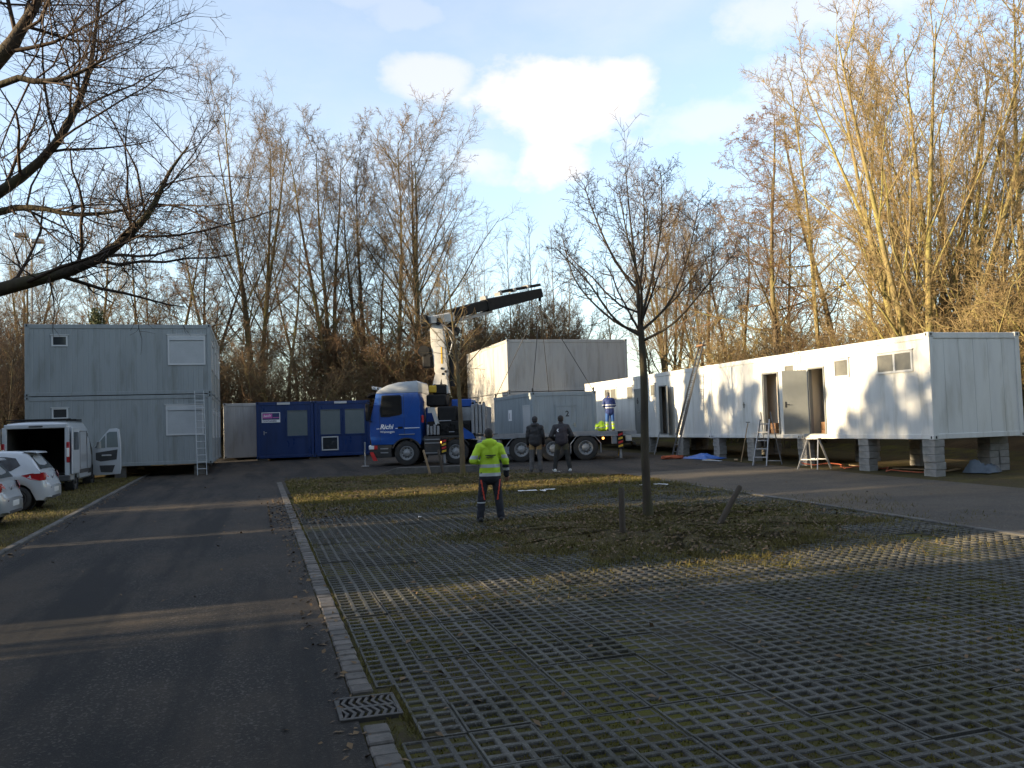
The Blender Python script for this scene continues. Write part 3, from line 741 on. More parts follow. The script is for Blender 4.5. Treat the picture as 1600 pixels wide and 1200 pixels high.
pier(16.93, 23.9, 'concrete block pier behind the small trestle')
pier(16.93, 26.9, 'sunlit concrete block pier beside the leaning rake')
pier(16.93, 29.3, 'concrete block pier under the container joint beside the blue sheet')
pier(16.93, 32.2, 'concrete block pier behind the foot of the extension ladder')
pier(16.93, 35.3, 'concrete block pier behind the young tree trunk', )
for y in (18.9, 21.5, 24.0, 29.6, 35.3): pier(19.2, y, 'dark concrete block pier along the wood side of the white row', 'back piers of the white row', 2)
for x, y in ((13.3, 44.5), (16.4, 44.5), (19.5, 44.5), (13.3, 52.7)):
    m = MB(); z0_ = gz(x, y) - .05; m.cbox(x - .2, x + .2, y - .2, y + .2, z0_, 1.15, .012); tag(m.build('support_block', MT['kerb']), 'concrete block under the pale container stack', 'block', 'blocks under the pale container stack')
# ---------------------------------------------------------------- trees
UP = np.array([0, 0, 1.])
def nrm(v): return v / (np.linalg.norm(v, axis=-1, keepdims=True) + 1e-9)
def walk(r, p, d, L, rad, seg, wob, trop, tip, droop=0.):
    """grow M branches at once: returns points (M,S+1,3), radii (M,S+1), end dirs"""
    pts = [p]; M = len(p)
    for i in range(seg):
        d = nrm(d + r.normal(0, wob, (M, 3)) + UP * (trop - droop * i / seg))
        p = p + d * (L / seg)[:, None]; pts.append(p)
    t = np.linspace(0, 1, seg + 1)
    return np.stack(pts, 1), rad[:, None] * (1 - t[None] * (1 - tip))
def kids(r, pts, rad, L, n, t0, ang, angsd, ratio, fall, rr, t1=.98):
    M, S1, _ = pts.shape; S = S1 - 1
    base = np.linspace(t0, t1, n); t = np.clip(base[None] + r.normal(0, .5 * (t1 - t0) / n, (M, n)), t0 * .8, .995)
    k = np.minimum((t * S).astype(int), S - 1); f = t * S - k; m = np.arange(M)[:, None]
    a, b = pts[m, k], pts[m, k + 1]; p = a + (b - a) * f[..., None]; d = nrm(b - a)
    q = rad[m, k] * (1 - f) + rad[m, k + 1] * f
    az = r.uniform(0, 2 * np.pi, (M, 1)) + np.arange(n)[None] * 2.39996 + r.normal(0, .4, (M, n))
    ref = np.where(np.abs(d[..., 2:3]) > .9, np.array([1., 0, 0]), UP); x = nrm(np.cross(d, ref)); y = np.cross(d, x)
    A = np.radians(ang + r.normal(0, angsd, (M, n)))
    nd = d * np.cos(A)[..., None] + (x * np.cos(az)[..., None] + y * np.sin(az)[..., None]) * np.sin(A)[..., None]
    nl = L[:, None] * ratio * (1 - fall * (t - t0) / (1.0001 - t0)) * r.uniform(.65, 1.25, (M, n))
    return p.reshape(-1, 3), nd.reshape(-1, 3), nl.ravel(), np.minimum(q * rr, q * .95).ravel()
def tubes(pts, rad, n):
    M, S1, _ = pts.shape
    tan = np.empty_like(pts); tan[:, 1:-1] = pts[:, 2:] - pts[:, :-2]; tan[:, 0] = pts[:, 1] - pts[:, 0]; tan[:, -1] = pts[:, -1] - pts[:, -2]; tan = nrm(tan)
    ref = np.where(np.abs(tan[:, :1, 2:3]) > .8, np.array([1., 0, 0]), UP)
    x = nrm(np.cross(tan, np.broadcast_to(ref, tan.shape))); y = np.cross(tan, x)
    a = np.arange(n) * 2 * np.pi / n
    V = pts[:, :, None] + rad[:, :, None, None] * (x[:, :, None] * np.cos(a)[None, None, :, None] + y[:, :, None] * np.sin(a)[None, None, :, None])
    j = np.arange(n); i = np.arange(S1 - 1)[:, None]
    q = np.stack([i * n + j, i * n + (j + 1) % n, (i + 1) * n + (j + 1) % n, (i + 1) * n + j], -1).reshape(-1, 4)
    F = (q[None] + (np.arange(M) * S1 * n)[:, None, None]).reshape(-1, 4)
    return V.reshape(-1, 3), F
def join(parts):
    Vs, Fs, o = [], [], 0
    for V, F in parts: Vs.append(V); Fs.append(F + o); o += len(V)
    return np.concatenate(Vs), np.concatenate(Fs)
def tree_meshes(name, seed, stems, levels, bark, twig, split=1):
    """stems: (points (M,S+1,3), radii) of the trunks; levels: dicts of growth; meshes of trunk+limbs and of the crown"""
    r = np.random.RandomState(seed); lo, hi = [], []
    pts, rad = stems; L = np.linalg.norm(np.diff(pts, axis=1), axis=2).sum(1)
    lo.append(tubes(pts, rad, 9))
    for k, g in enumerate(levels):
        p, d, nl, q = kids(r, pts, rad, L, g['n'], g.get('t0', .3), g.get('ang', 45), g.get('sd', 10), g.get('ratio', .5), g.get('fall', .5), g.get('rr', .6))
        q = np.maximum(q, g.get('rmin', .004))
        pts, rad = walk(r, p, d, nl, q, g.get('seg', 4), g.get('wob', .12), g.get('trop', .05), g.get('tip', .35), g.get('droop', 0)); L = nl
        (lo if k < split else hi).append(tubes(pts, rad, g.get('sides', 3)))
    a = arrays_mesh(name + '_trunk', *join(lo), bark, True); b = arrays_mesh(name + '_crown', *join(hi), twig, False)
    return a, b
def stem_walk(seed, H, r0_, n=1, spread=8, base=.15, seg=9, wob=.05, tip=.12, hv=.15):
    r = np.random.RandomState(seed); az = np.arange(n) * 2 * np.pi / n + r.uniform(0, 6)
    a = np.radians(r.normal(spread, spread * .3, n)) if n > 1 else np.radians(r.normal(0, 2, 1))
    d = np.stack([np.sin(a) * np.cos(az), np.sin(a) * np.sin(az), np.cos(a)], -1)
    p = np.stack([np.cos(az) * base, np.sin(az) * base, 0 * az - .3], -1) if n > 1 else np.array([[0, 0, -.3]])
    L = H * r.uniform(1 - hv, 1, n) if n > 1 else np.array([H])
    return walk(r, p, d, L, np.full(n, r0_), seg, wob, .03, tip)
def barkm(name, c, c2, c3):
    return pm(name, c, c2, 4, .95, .02, 22, stretch=(1, 1, .3), c3=c3, s3=1.2, lo3=.45, hi3=.65, spec=.2)
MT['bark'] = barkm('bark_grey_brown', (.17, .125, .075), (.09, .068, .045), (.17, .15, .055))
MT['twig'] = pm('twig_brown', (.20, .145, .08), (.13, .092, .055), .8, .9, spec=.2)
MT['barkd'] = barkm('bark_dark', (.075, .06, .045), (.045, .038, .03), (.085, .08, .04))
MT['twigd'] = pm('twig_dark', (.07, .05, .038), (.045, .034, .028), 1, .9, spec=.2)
MT['barky'] = barkm('bark_ochre', (.27, .21, .095), (.16, .13, .065), (.24, .22, .07))  # golden sunlight is put into the yellow of this bark
MT['twigy'] = pm('twig_ochre', (.27, .20, .095), (.18, .13, .07), .7, .9, spec=.2)  # twigs likewise tinted towards the golden sunlight
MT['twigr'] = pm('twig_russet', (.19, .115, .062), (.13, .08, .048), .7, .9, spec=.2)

T = {}
def forest(name, seed, H, r0_, n, spread, bark, twig, tw=.0092, up=.045, d1=14, d2=9, d3=8, d4=6, t0=.24, a1=33, ratio=.46, wob=.055, fall=.52):
    st = stem_walk(seed, H * .96, r0_, n, spread, wob=.028, base=.2)
    T[name] = tree_meshes(name, seed, st, [
        dict(n=d1, t0=t0, ang=a1, sd=8, ratio=ratio, fall=fall, rr=.42, seg=7, wob=wob, trop=up, tip=.2, sides=5, rmin=.026),
        dict(n=d2, t0=.18, ang=38, sd=10, ratio=.38, fall=.45, rr=.5, seg=4, wob=.09, trop=up * .8, tip=.35, sides=3, rmin=.014),
        dict(n=d3, t0=.12, ang=42, sd=12, ratio=.42, fall=.35, rr=.6, seg=3, wob=.1, trop=up * .5, tip=.5, sides=3, rmin=tw),
        dict(n=d4, t0=.12, ang=42, sd=12, ratio=.6, fall=.3, rr=.7, seg=2, wob=.1, trop=up * .3, tip=.5, sides=3, rmin=tw * .7)], bark, twig)
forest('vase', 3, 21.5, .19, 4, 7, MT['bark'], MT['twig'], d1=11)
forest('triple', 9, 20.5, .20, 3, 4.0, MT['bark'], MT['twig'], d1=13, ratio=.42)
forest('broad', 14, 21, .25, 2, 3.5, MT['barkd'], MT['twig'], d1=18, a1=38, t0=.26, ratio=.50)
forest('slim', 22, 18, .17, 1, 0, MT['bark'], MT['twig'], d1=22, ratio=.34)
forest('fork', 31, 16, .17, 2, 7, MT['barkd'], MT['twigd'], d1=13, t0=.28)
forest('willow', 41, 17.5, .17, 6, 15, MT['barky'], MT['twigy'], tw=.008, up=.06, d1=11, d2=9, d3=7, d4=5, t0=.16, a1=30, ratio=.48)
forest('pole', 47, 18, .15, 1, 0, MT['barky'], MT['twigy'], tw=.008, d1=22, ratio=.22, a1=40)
# alder with level, slightly drooping sprays
st = stem_walk(52, 16.5, .19, 1, 0)
T['alder'] = tree_meshes('alder', 52, st, [
    dict(n=26, t0=.28, ang=66, sd=8, ratio=.34, fall=.65, rr=.4, seg=6, wob=.1, trop=.05, tip=.25, sides=4),
    dict(n=8, t0=.25, ang=42, sd=12, ratio=.42, fall=.5, rr=.6, seg=4, wob=.14, trop=-.02, tip=.35, sides=3, rmin=.012),
    dict(n=8, t0=.15, ang=42, sd=14, ratio=.42, fall=.4, rr=.7, seg=3, wob=.2, trop=-.06, tip=.5, sides=3, rmin=.009),
    dict(n=5, t0=.15, ang=45, sd=14, ratio=.5, fall=.3, rr=.8, seg=2, wob=.2, trop=-.1, tip=.6, sides=3, rmin=.008)], MT['bark'], MT['twigr'])
# bare sapling stem
for k in range(3):
    st = stem_walk(60 + k, 9 + k, .07, 1, 0, seg=8, wob=.035)
    T['stem%d' % k] = tree_meshes('sapling', 60 + k, st, [
        dict(n=20, t0=.2, ang=30, sd=9, ratio=.24, fall=.55, rr=.45, seg=4, wob=.1, trop=.1, tip=.35, sides=3, rmin=.012),
        dict(n=7, t0=.15, ang=34, sd=10, ratio=.45, fall=.4, rr=.6, seg=2, wob=.12, trop=.06, tip=.5, sides=3, rmin=.008),
        dict(n=3, t0=.2, ang=34, sd=10, ratio=.5, fall=.3, rr=.7, seg=1, wob=.1, trop=.03, tip=.5, sides=3, rmin=.007)], MT['bark'], MT['twig'])
# thicket shrubs
for k in range(3):
    r = np.random.RandomState(80 + k); n = 22; az = r.uniform(0, 6.28, n); a = np.radians(r.uniform(4, 42, n))
    d = np.stack([np.sin(a) * np.cos(az), np.sin(a) * np.sin(az), np.cos(a)], -1); p = np.column_stack([r.normal(0, .5, (n, 2)), np.full(n, -.2)])
    st = walk(r, p, d, r.uniform(2.2, 4.6, n), r.uniform(.018, .04, n), 6, .1, .02, .3)
    T['shrub%d' % k] = tree_meshes('shrub', 80 + k, st, [
        dict(n=9, t0=.2, ang=38, sd=14, ratio=.42, fall=.4, rr=.6, seg=4, wob=.18, trop=.04, tip=.4, sides=3, rmin=.010),
        dict(n=8, t0=.1, ang=42, sd=14, ratio=.45, fall=.4, rr=.7, seg=3, wob=.2, trop=.02, tip=.5, sides=3, rmin=.008),
        dict(n=3, t0=.1, ang=45, sd=14, ratio=.5, fall=.3, rr=.8, seg=1, wob=.2, trop=.0, tip=.6, sides=3, rmin=.007)], MT['bark'] if k < 2 else MT['barky'], (MT['twig'], MT['twigr'], MT['twigy'])[k])
def plant(kind, x, y, label, s=1., rz=0., name='bare_tree', cat='tree', group=None, z=None, lean=(0, 0), sz=None):
    t = thing(name, label, cat, (x, y, float(hgt(x, y)) if z is None else z), rz, group)
    t.rotation_euler = (lean[0], lean[1], rz); t.scale = (s, s, sz or s)
    a, b = T[kind]; put('trunk', a, t); put('crown', b, t); return t
# individual trees of the wood edge (left to right behind the containers)
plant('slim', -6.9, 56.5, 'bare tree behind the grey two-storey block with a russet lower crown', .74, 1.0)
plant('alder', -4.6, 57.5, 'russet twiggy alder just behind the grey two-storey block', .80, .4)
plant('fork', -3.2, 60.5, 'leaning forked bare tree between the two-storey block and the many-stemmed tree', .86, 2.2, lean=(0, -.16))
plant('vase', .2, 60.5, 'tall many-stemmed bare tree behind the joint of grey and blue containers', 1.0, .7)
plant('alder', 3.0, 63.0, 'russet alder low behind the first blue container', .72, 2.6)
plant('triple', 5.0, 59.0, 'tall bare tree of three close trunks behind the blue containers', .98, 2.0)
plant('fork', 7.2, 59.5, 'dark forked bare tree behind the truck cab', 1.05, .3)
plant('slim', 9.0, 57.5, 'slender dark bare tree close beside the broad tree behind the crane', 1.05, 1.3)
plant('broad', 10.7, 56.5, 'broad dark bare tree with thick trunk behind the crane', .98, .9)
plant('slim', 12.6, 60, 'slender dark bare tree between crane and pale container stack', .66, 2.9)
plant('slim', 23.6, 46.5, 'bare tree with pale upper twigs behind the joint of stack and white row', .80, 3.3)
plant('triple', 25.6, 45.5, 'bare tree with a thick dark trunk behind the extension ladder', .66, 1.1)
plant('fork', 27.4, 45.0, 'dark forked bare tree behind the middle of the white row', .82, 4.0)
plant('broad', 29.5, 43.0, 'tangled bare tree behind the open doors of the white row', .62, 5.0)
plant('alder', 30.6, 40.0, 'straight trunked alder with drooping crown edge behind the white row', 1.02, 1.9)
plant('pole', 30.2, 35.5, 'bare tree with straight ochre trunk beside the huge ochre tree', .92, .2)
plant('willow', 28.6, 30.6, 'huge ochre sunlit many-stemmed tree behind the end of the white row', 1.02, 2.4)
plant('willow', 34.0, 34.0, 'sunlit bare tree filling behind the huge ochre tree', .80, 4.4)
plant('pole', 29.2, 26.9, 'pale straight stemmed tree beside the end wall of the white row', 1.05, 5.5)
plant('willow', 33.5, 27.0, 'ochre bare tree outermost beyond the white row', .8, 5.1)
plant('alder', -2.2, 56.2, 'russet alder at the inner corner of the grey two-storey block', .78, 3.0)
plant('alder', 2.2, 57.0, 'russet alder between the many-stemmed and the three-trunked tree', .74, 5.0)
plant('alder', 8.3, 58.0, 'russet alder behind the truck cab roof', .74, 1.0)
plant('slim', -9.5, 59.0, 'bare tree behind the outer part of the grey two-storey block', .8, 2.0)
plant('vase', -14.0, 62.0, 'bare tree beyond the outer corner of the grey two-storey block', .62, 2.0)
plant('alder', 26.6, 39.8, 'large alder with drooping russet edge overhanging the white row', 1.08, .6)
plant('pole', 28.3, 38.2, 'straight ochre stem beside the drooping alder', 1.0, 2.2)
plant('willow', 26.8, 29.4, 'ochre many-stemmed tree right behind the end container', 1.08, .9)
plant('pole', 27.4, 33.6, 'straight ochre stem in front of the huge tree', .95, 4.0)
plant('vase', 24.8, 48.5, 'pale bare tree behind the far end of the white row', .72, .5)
r = random.Random(77)
for k in range(40):      # young straight stems behind the pale stack and between the big trees
    if k < 28: x, y = r.uniform(11.5, 25.5), r.uniform(57, 72)
    elif k < 34: x, y = r.uniform(-9, 12), r.uniform(58, 70)
    else: x, y = r.uniform(22, 27), r.uniform(42, 55)
    plant('stem%d' % (k % 3), x, y, 'thin upright bare sapling behind the pale container stack' if k < 28 else 'thin upright bare sapling among the big trees of the wood edge', r.uniform(.85, 1.2), r.uniform(0, 6), 'bare_sapling', 'sapling', 'saplings behind the pale stack' if k < 28 else 'saplings in the wood edge')
spots = []
for k in range(30): spots.append((-11 + 26 * (k + .5) / 30 + r.uniform(-.5, .5), r.uniform(53.5, 62), 'bare thicket shrub on the bank behind the grey and blue containers', 'bank thicket behind the containers'))
for k in range(14): spots.append((15 + 8 * k / 14 + r.uniform(-.4, .4), r.uniform(57, 64), 'bare thicket shrub behind the pale container stack', 'thicket behind the pale stack'))
for k in range(30): spots.append((23.4 + 8 * r.random(), 17 + 29 * (k + .5) / 30, 'bare thicket shrub behind the white container row', 'thicket behind the white row'))
for k in range(14): spots.append((-26 + 14 * r.random(), r.uniform(52, 66), 'bare thicket shrub beyond the parked van', 'thicket beyond the van'))
for k, (x, y, lab, grp) in enumerate(spots):
    plant('shrub%d' % (2 if grp.endswith('white row') and k % 3 else k % 2), x, y, lab, r.uniform(1.0, 1.7), r.uniform(0, 6), 'bare_shrub', 'shrub', grp)
# farther wood as trees with one shared crown each
for k in range(16):
    x, y = -30 + 66 * (k + r.random() * .6) / 16, r.uniform(74, 92)
    if 8 < x < 30: continue
    plant(('slim', 'fork')[k % 2], x, y, 'bare tree deeper in the wood', r.uniform(.6, .85), r.uniform(0, 6), group='trees deeper in the wood')
for x, y, s, rz in ((-11.6, 47.5, .42, 1), (-13.2, 54, .5, 2)):
    plant('fork', x, y, 'low dark bare tree beyond the van and the floodlight mast' if y > 50 else 'small dark bare tree at the outer wall of the two-storey block', s, rz)

# ivy-covered trunk behind the grey block
def leafcloud(name, seed, cen, rad, n, size, mat):
    r = np.random.RandomState(seed); c = np.asarray(cen, float); k = r.randint(0, len(c), n)
    v = nrm(r.normal(0, 1, (n, 3))) * (r.rand(n, 1) ** .45) * np.asarray(rad)[k][:, None]; p = c[k] + v
    a = nrm(r.normal(0, 1, (n, 3))); b = nrm(np.cross(a, r.normal(0, 1, (n, 3)))); s = (size * r.uniform(.6, 1.3, n))[:, None]
    V = np.stack([p - a * s, p - b * s * .6, p + a * s, p + b * s * .6], 1).reshape(-1, 3)
    return arrays_mesh(name, V, np.arange(4 * n).reshape(-1, 4), mat)
MT['ivy'] = pm('ivy_leaf', (.05, .065, .018), (.08, .085, .025), 2, .6)
MT['ever'] = pm('evergreen_leaf', (.03, .045, .018), (.045, .06, .022), 1, .7)
t = thing('ivy_tree', 'short dead trunk wrapped in dark ivy behind the grey two-storey block', 'tree', (-8.2, 54.4, float(hgt(-8.2, 54.4))))
m = MB(); m.tube([(0, 0, -.3), (-.1, .1, 3), (-.3, 0, 6), (-.6, .1, 8.0)], [.28, .24, .18, .08], 8); m.build('trunk', MT['barkd'], t, True)
cz = np.linspace(.5, 7.6, 16); put('crown', leafcloud('ivy', 5, np.column_stack([-.06 * cz + np.sin(cz * 2) * .1, np.cos(cz * 3) * .1, cz]), .35 + .25 * np.abs(np.sin(cz * 1.7)) + (cz < 5) * .15, 5200, .07, MT['ivy']), t)

# young tree on the island
def bez(pts, n):
    P = np.array(pts, float); t = np.linspace(0, len(P) - 1, n); i = np.minimum(t.astype(int), len(P) - 2); f = (t - i)[:, None]
    a = P[np.maximum(i - 1, 0)]; b = P[i]; c = P[i + 1]; d = P[np.minimum(i + 2, len(P) - 1)]
    return .5 * (2 * b + (c - a) * f + (2 * a - 5 * b + 4 * c - d) * f ** 2 + (3 * b - a - 3 * c + d) * f ** 3)
IX, IY = 7.1, 15.0; IZ = gz(IX, IY) + .05
tr = bez([(0, 0, -.1), (-.02, 0, 1.2), (.03, .02, 2.4), (.0, 0, 3.5), (-.05, 0, 4.5), (-.1, .05, 5.5), (-.2, 0, 6.7)], 14)[None]
rad = np.interp(np.linspace(0, 1, 14), [0, .08, .45, .55, .8, 1], [.115, .082, .068, .048, .02, .006])[None]
limbs = [[(0, 0, 3.4), (-.5, .1, 3.75), (-1.0, .2, 4.5), (-1.6, .2, 5.1)], [(0, 0, 3.5), (.5, -.2, 4.0), (.9, -.3, 4.9), (1.2, -.3, 6.0)], [(0, 0, 3.6), (-.2, -.5, 4.2), (-.6, -.9, 5.0), (-.8, -1.0, 5.9)],
         [(0, 0, 3.5), (.6, .3, 3.9), (1.3, .5, 4.5), (1.9, .5, 5.2)], [(-.02, 0, 4.2), (-.4, .3, 5.0), (-.7, .4, 5.8), (-.9, .4, 6.4)], [(0, 0, 4.3), (.3, .4, 5.0), (.5, .7, 5.8), (.55, .8, 6.5)], [(0, 0, 3.3), (.45, -.5, 3.6), (1.0, -.9, 4.3), (1.5, -1.1, 4.9)], [(0, 0, 3.45), (-.4, .5, 3.8), (-.9, 1.0, 4.6), (-1.1, 1.2, 5.6)],
         [(0, 0, 3.7), (.25, -.1, 4.6), (.45, -.15, 5.6), (.5, -.1, 6.6)]]
lp = np.stack([bez(l, 14) for l in limbs]); lr = np.stack([np.interp(np.linspace(0, 1, 14), [0, 1], [.03, .007]) for l in limbs])
A, B = tree_meshes('young_tree', 91, (np.concatenate([tr, lp]), np.concatenate([rad, lr])), [
    dict(n=16, t0=.5, ang=44, sd=10, ratio=.25, fall=.45, rr=.45, seg=5, wob=.11, trop=.05, tip=.4, sides=4, rmin=.0065),
    dict(n=8, t0=.15, ang=48, sd=12, ratio=.42, fall=.3, rr=.65, seg=3, wob=.16, trop=.03, tip=.5, sides=3, rmin=.0045),
    dict(n=4, t0=.2, ang=48, sd=12, ratio=.45, fall=.2, rr=.75, seg=2, wob=.13, trop=.02, tip=.7, sides=3, rmin=.0036)], MT['barkd'], MT['twigd'], 0)
t = thing('young_tree', 'young bare tree with a slim trunk growing on the grass island', 'tree', (IX, IY, IZ)); put('trunk', A, t); put('crown', B, t)
# slim birch in front of the truck
SX, SY = 6.68, 28.3
tr = bez([(0, 0, -.1), (-.02, 0, 1.5), (-.08, 0, 3.5), (-.2, 0, 5.0), (-.35, .05, 6.8)], 12)[None]; rad = np.interp(np.linspace(0, 1, 12), [0, 1], [.10, .012])[None]
A, B = tree_meshes('birch', 93, (tr, rad), [
    dict(n=20, t0=.38, ang=48, sd=10, ratio=.27, fall=.4, rr=.4, seg=5, wob=.12, trop=.05, tip=.35, sides=4, rmin=.012),
    dict(n=6, t0=.2, ang=42, sd=12, ratio=.42, fall=.3, rr=.6, seg=3, wob=.15, trop=.02, tip=.5, sides=3, rmin=.007),
    dict(n=3, t0=.2, ang=42, sd=12, ratio=.45, fall=.2, rr=.75, seg=2, wob=.15, trop=-.03, tip=.7, sides=3, rmin=.006)], MT['bark'], MT['twigy'], 0)
t = thing('young_tree', 'thin staked young tree on the verge in front of the crane truck', 'tree', (SX, SY, gz(SX, SY) + .03)); put('trunk', A, t); put('crown', B, t)

# old tree beside the car park, its limbs reaching in from the verge
OX, OY = -6.6, 13.6; oz = gz(OX, OY)
LIMB = [[(-6.6, 13.6, 3.0), (-4.3, 13.2, 3.9), (-3.21, 12.88, 4.19), (-2.14, 12.55, 4.47), (-1.6, 12.37, 4.82), (-1.25, 12.24, 5.21), (-1.04, 12.16, 5.65), (-.77, 12.05, 6.02)],
        [(-6.6, 13.6, 3.7), (-4.4, 13.14, 4.75), (-3.18, 12.81, 5.49), (-2.56, 12.6, 5.99), (-2.2, 12.46, 6.56), (-2.01, 12.37, 7.11), (-1.92, 12.32, 7.66), (-1.83, 12.26, 8.33)],
        [(-6.6, 13.6, 4.2), (-4.5, 12.8, 5.6), (-3.02, 12.16, 7.05), (-2.78, 12.07, 7.37), (-2.58, 11.99, 7.69), (-2.37, 11.91, 8.09), (-2.13, 11.81, 8.65), (-1.97, 11.74, 9.05)],
        [(-6.6, 13.6, 3.9), (-4.36, 13.71, 4.96), (-3.33, 13.38, 5.36), (-2.82, 13.22, 5.39), (-2.39, 13.1, 5.29), (-1.96, 12.97, 5.29), (-1.67, 12.88, 5.33), (-1.41, 12.8, 5.39)],
        [(-6.6, 13.6, 4.6), (-4.2, 12.2, 5.8), (-2.88, 11.62, 6.52), (-2.44, 11.49, 6.52), (-2.14, 11.39, 6.55), (-1.91, 11.32, 6.64), (-1.76, 11.27, 6.71), (-1.61, 11.22, 6.79)],
        [(-6.6, 13.6, 5.2), (-5.6, 13.2, 6.6), (-4.6, 12.8, 7.8), (-4.0, 12.6, 8.6), (-3.6, 12.5, 9.3), (-3.3, 12.4, 10), (-3.1, 12.4, 10.7), (-3, 12.3, 11.4)],
        [(-6.6, 13.6, 5.4), (-7.4, 14.2, 7.0), (-8, 14.6, 8.6), (-8.4, 14.9, 10), (-8.6, 15, 11), (-8.7, 15, 12), (-8.8, 15, 13), (-8.8, 15, 13.6)]]
lp = np.stack([bez(l, 16) for l in LIMB]); lr = np.stack([np.interp(np.linspace(0, 1, 16), [0, .4, 1], [q, q * .6, .008]) for q in (.13, .10, .13, .07, .06, .11, .13)])
lp[:, :, 0] -= OX; lp[:, :, 1] -= OY; lp[:, :, 2] -= oz
tr = bez([(0, 0, -.2), (.05, 0, 1.5), (0, .05, 3), (0, 0, 4.2), (.05, 0, 5.8)], 16)[None]; rad = np.interp(np.linspace(0, 1, 16), [0, .1, 1], [.48, .36, .2])[None]
A, B = tree_meshes('old_tree', 95, (lp, lr), [
    dict(n=20, t0=.3, ang=48, sd=12, ratio=.30, fall=.45, rr=.36, seg=6, wob=.14, trop=.04, tip=.3, sides=4, rmin=.008),
    dict(n=10, t0=.12, ang=48, sd=14, ratio=.42, fall=.4, rr=.5, seg=4, wob=.16, trop=.03, tip=.4, sides=3, rmin=.0045),
    dict(n=7, t0=.1, ang=48, sd=14, ratio=.45, fall=.3, rr=.7, seg=3, wob=.16, trop=.02, tip=.5, sides=3, rmin=.003)], MT['barkd'], MT['twigd'], 0)
t = thing('old_tree', 'old dark tree reaching its bare limbs over the parked cars', 'tree', (OX, OY, oz))
V_, F_ = tubes(tr, rad, 12); put('trunk', arrays_mesh('old_trunk', V_, F_, MT['barkd'], True), t); put('limb', A, t); put('crown', B, t)
# ---------------------------------------------------------------- unseen blockers added on the sunny side to shade the car park
MT['shed'] = pm('shed_boards', (.16, .11, .07), (.11, .08, .05), 3, .8, .004, 30, stretch=(1, 4, 1))
MT['shedroof'] = pm('shed_roof', (.08, .08, .08), (.12, .07, .05), 2, .8)
for k, (a, b, h) in enumerate(((-14, 9.32, 6.75), (10.95, 17.35, 6.9), (17.8, 19.1, 6.6), (19.5, 22.25, 6.9), (24.45, 30.3, 6.8))):  # unseen blocks, gaps between them placed for the sun streaks
    x0, x1 = -18.5, -14.5; z = gz(-16, a) - .1
    t = thing('timber_shed', ('long', 'wide', 'narrow', 'middle', 'outer')[k] + ' tall timber shed along the parking verge', 'shed', (0, 0, 0))
    m = MB(); m.box(x0, x1, a, b, z, z + h - .25); m.build('wall', MT['shed'], t)
    m = MB(); m.box(x0 - .15, x1 + .15, a - .02, b + .02, z + h - .25, z + h); m.build('roof', MT['shedroof'], t)
# unseen conifers, bare and ivy-grown trees added to shade the white row
cz = np.linspace(.6, 12, 18); cen, rad = [], []
for k, z in enumerate(cz):
    q = max(.35, 2.3 * (1 - z / 13.5)); 
    for j in range(5): cen.append((q * .55 * math.cos(j * 1.257 + k), q * .55 * math.sin(j * 1.257 + k), z)); rad.append(q * .62)
conif = leafcloud('conifer_crown', 3, cen, rad, 16000, .13, MT['ever'])
m = MB(); m.tube([(0, 0, -.2), (0, 0, 11.5)], [.2, .03], 8); ctr = m.mesh('conifer_trunk', MT['barkd'])
for x, y, s in ((-14.5, 31.6, .95), (-15, 34.2, 1.0), (-14.2, 36.6, .92)):
    t = thing('conifer', 'dense dark conifer growing beyond the parking verge', 'tree', (x, y, gz(x, y)), s * 3, 'conifers beyond the parking verge'); t.scale = (s,) * 3
    put('trunk', ctr, t); put('crown', conif, t)
for x, y, s, k in ((-20.5, 15.2, .50, 'broad'), (-21, 18.8, .54, 'vase'), (-20.5, 20.4, .52, 'broad'), (-21.5, 26.4, .50, 'vase'), (-20.5, 28.5, .55, 'broad'), (-23, 20, .5, 'willow'), (-23, 27, .5, 'willow'), (-21, 10, .5, 'triple'), (-24, 48, .7, 'fork'), (-22, 55, .7, 'slim')):  # unseen trees added, crowns sized for dappled shade
    plant(k, x, y, 'bare tree growing beyond the timber sheds', s, s * 9 + y, group='bare trees beyond the timber sheds', z=gz(x, y))
rv = np.random.RandomState(12)
for k in range(4):      # unseen ivy-grown trunks, ragged clumps added to dapple the row
    n = 26; cc = np.column_stack([rv.normal(0, .7, n), rv.normal(0, 1.15, n), 9.4 - np.abs(rv.normal(0, 1.6, n))]); rd = rv.uniform(.18, .6, n); cc[:8, 2] = rv.uniform(3, 7, 8); rd[:8] = .8
    ic_ = leafcloud('ivy_clumps', 30 + k, cc, rd, 5200, .085, MT['ivy'])
    for j in range(2):
        x, y = -20.3 + .4 * j, (16.2, 18.4, 20.4, 21.2, 25.8, 27.0, 28.4, 29.6)[k * 2 + j]
        t = thing('ivy_tree', 'ragged ivy-grown tree beyond the timber sheds', 'tree', (x, y, gz(x, y)), j * 3.14, 'ivy-grown trees beyond the timber sheds'); put('trunk', ctr, t).scale = (1, 1, .78); put('crown', ic_, t)
# unseen tall evergreens behind the camera, added to block sky light
rq = random.Random(4)
for k in range(26):
    x = -30 + 66 * (k % 13) / 12 + rq.uniform(-1.5, 1.5); y = -13 - 7 * (k // 13) + rq.uniform(-2, 2); s = rq.uniform(1.35, 1.75)
    t = thing('conifer', 'tall conifer of the wood facing the container site', 'tree', (x, y, gz(x, y)), rq.uniform(0, 6), 'conifers facing the container site'); t.scale = (s * 1.15, s * 1.15, s); put('trunk', ctr, t); put('crown', conif, t)
